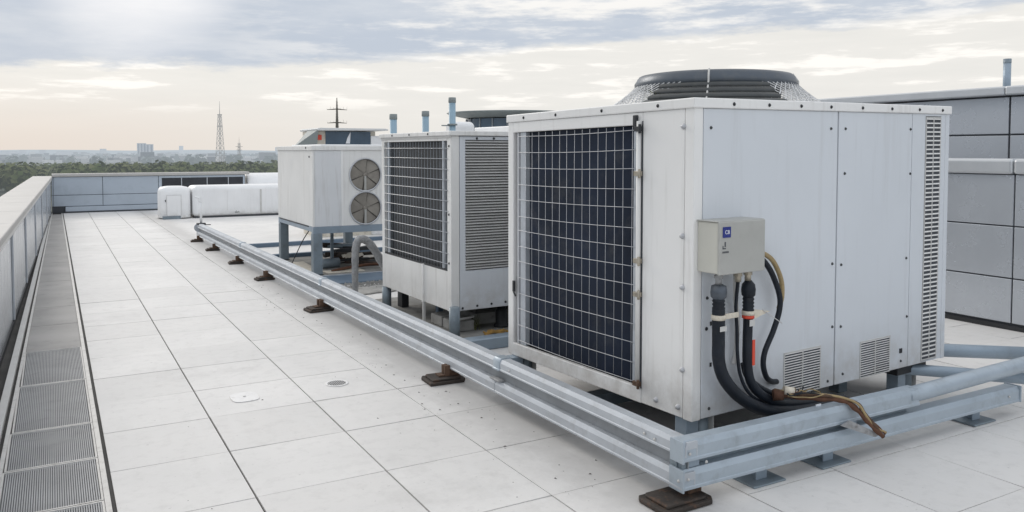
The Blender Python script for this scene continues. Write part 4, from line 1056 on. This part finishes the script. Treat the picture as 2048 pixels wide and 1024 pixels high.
# horizon band: warm near the sun side, cream elsewhere
warm=sst(az,.55,-.1)
hor=mix(nt,warm,(.84,.825,.785,1),(.81,.735,.67,1))
mid=mix(nt,nC,(.78,.775,.745,1),(.96,.93,.885,1))
base=mix(nt,sst(el,.0,.085),hor,mid)
# thin pale streaks
base=mix(nt,mth(nt,'MULTIPLY',sst(nC,.52,.62),sst(el,.035,.07)),base,(1.05,1.02,.97,1))
# grey blue cloud bank, lower edge rises to the right
edge=mth(nt,'ADD',mth(nt,'MULTIPLY',az,.06),.083)
cl=mth(nt,'ADD',mth(nt,'SUBTRACT',el,edge),mth(nt,'MULTIPLY',mth(nt,'SUBTRACT',nB,.5),.07))
bank=sst(cl,.0,.014)
cloudc=mix(nt,sst(nA,.42,.72),(.52,.585,.685,1),(.68,.72,.78,1))
brk=mth(nt,'MULTIPLY',sst(mth(nt,'ADD',mth(nt,'MULTIPLY',nB,.6),mth(nt,'MULTIPLY',nC,.4)),.47,.60),sst(az,.05,.5))      # breaks of white toward the right
cloudc=mix(nt,brk,cloudc,(.96,.945,.92,1))
skyc=mix(nt,mth(nt,'MULTIPLY',bank,.93),base,cloudc)
# bright patch where the sun sits behind the cloud
sd=Vector((math.sin(R(5))*math.cos(R(12.5)),math.cos(R(5))*math.cos(R(12.5)),math.sin(R(12.5))))
dt=N(nt,'ShaderNodeVectorMath',operation='DOT_PRODUCT'); L(nt,D,dt.inputs[0]); dt.inputs[1].default_value=sd
glow=mth(nt,'MULTIPLY',sst(dt.outputs['Value'],.9915,.9999),mth(nt,'ADD',.45,mth(nt,'MULTIPLY',nA,.9)))
skyc=mix(nt,mth(nt,'MULTIPLY',glow,.72),skyc,(1.15,1.12,1.1,1))
# overcast dome overhead, dimmer away from the sun
dome=mix(nt,sst(sx.outputs['Y'],-.9,.9),(.86,.89,.95,1),(1.08,1.07,1.06,1))
skyc=mix(nt,sst(el,.24,.5),skyc,dome)
back=sst(sx.outputs['Y'],.35,-.5)
skyc=mix(nt,mth(nt,'MULTIPLY',back,.85),skyc,(.98,1.03,1.10,1))  # unseen sky behind the camera, raised to brighten the front faces
# Nishita daylight under the clouds, strength .1 on the Background
mul=N(nt,'ShaderNodeVectorMath',operation='SCALE'); L(nt,skyc,mul.inputs[0]); mul.inputs['Scale'].default_value=10.
fin=mix(nt,.985,sky.outputs[0],mul.outputs[0])
L(nt,fin,bg.inputs[0]); bg.inputs[1].default_value=.1
sl=bpy.data.lights.new('sun','SUN'); sl.energy=1.1; sl.angle=R(20); sl.color=(1,.94,.86)
so=bpy.data.objects.new('sun',sl); col.objects.link(so)
dirv=Vector((math.sin(SUN_AZ)*math.cos(SUN_EL),math.cos(SUN_AZ)*math.cos(SUN_EL),math.sin(SUN_EL)))
so.rotation_euler=dirv.to_track_quat('Z','Y').to_euler()

# ------------------------------------------------------------------ camera
cam=bpy.data.cameras.new('camera'); co=bpy.data.objects.new('camera',cam); col.objects.link(co)
cam.sensor_width=36; cam.lens=1626/2048*36; cam.shift_y=-(512-373)/2048; cam.clip_start=.05; cam.clip_end=60000
co.location=(0,0,1.95); co.rotation_euler=(R(90-2.5),0,-math.atan2(919,1626))
sc.camera=co
sc.render.resolution_x=1024; sc.render.resolution_y=512
sc.view_settings.view_transform='Standard'; sc.view_settings.look='None'; sc.view_settings.exposure=0
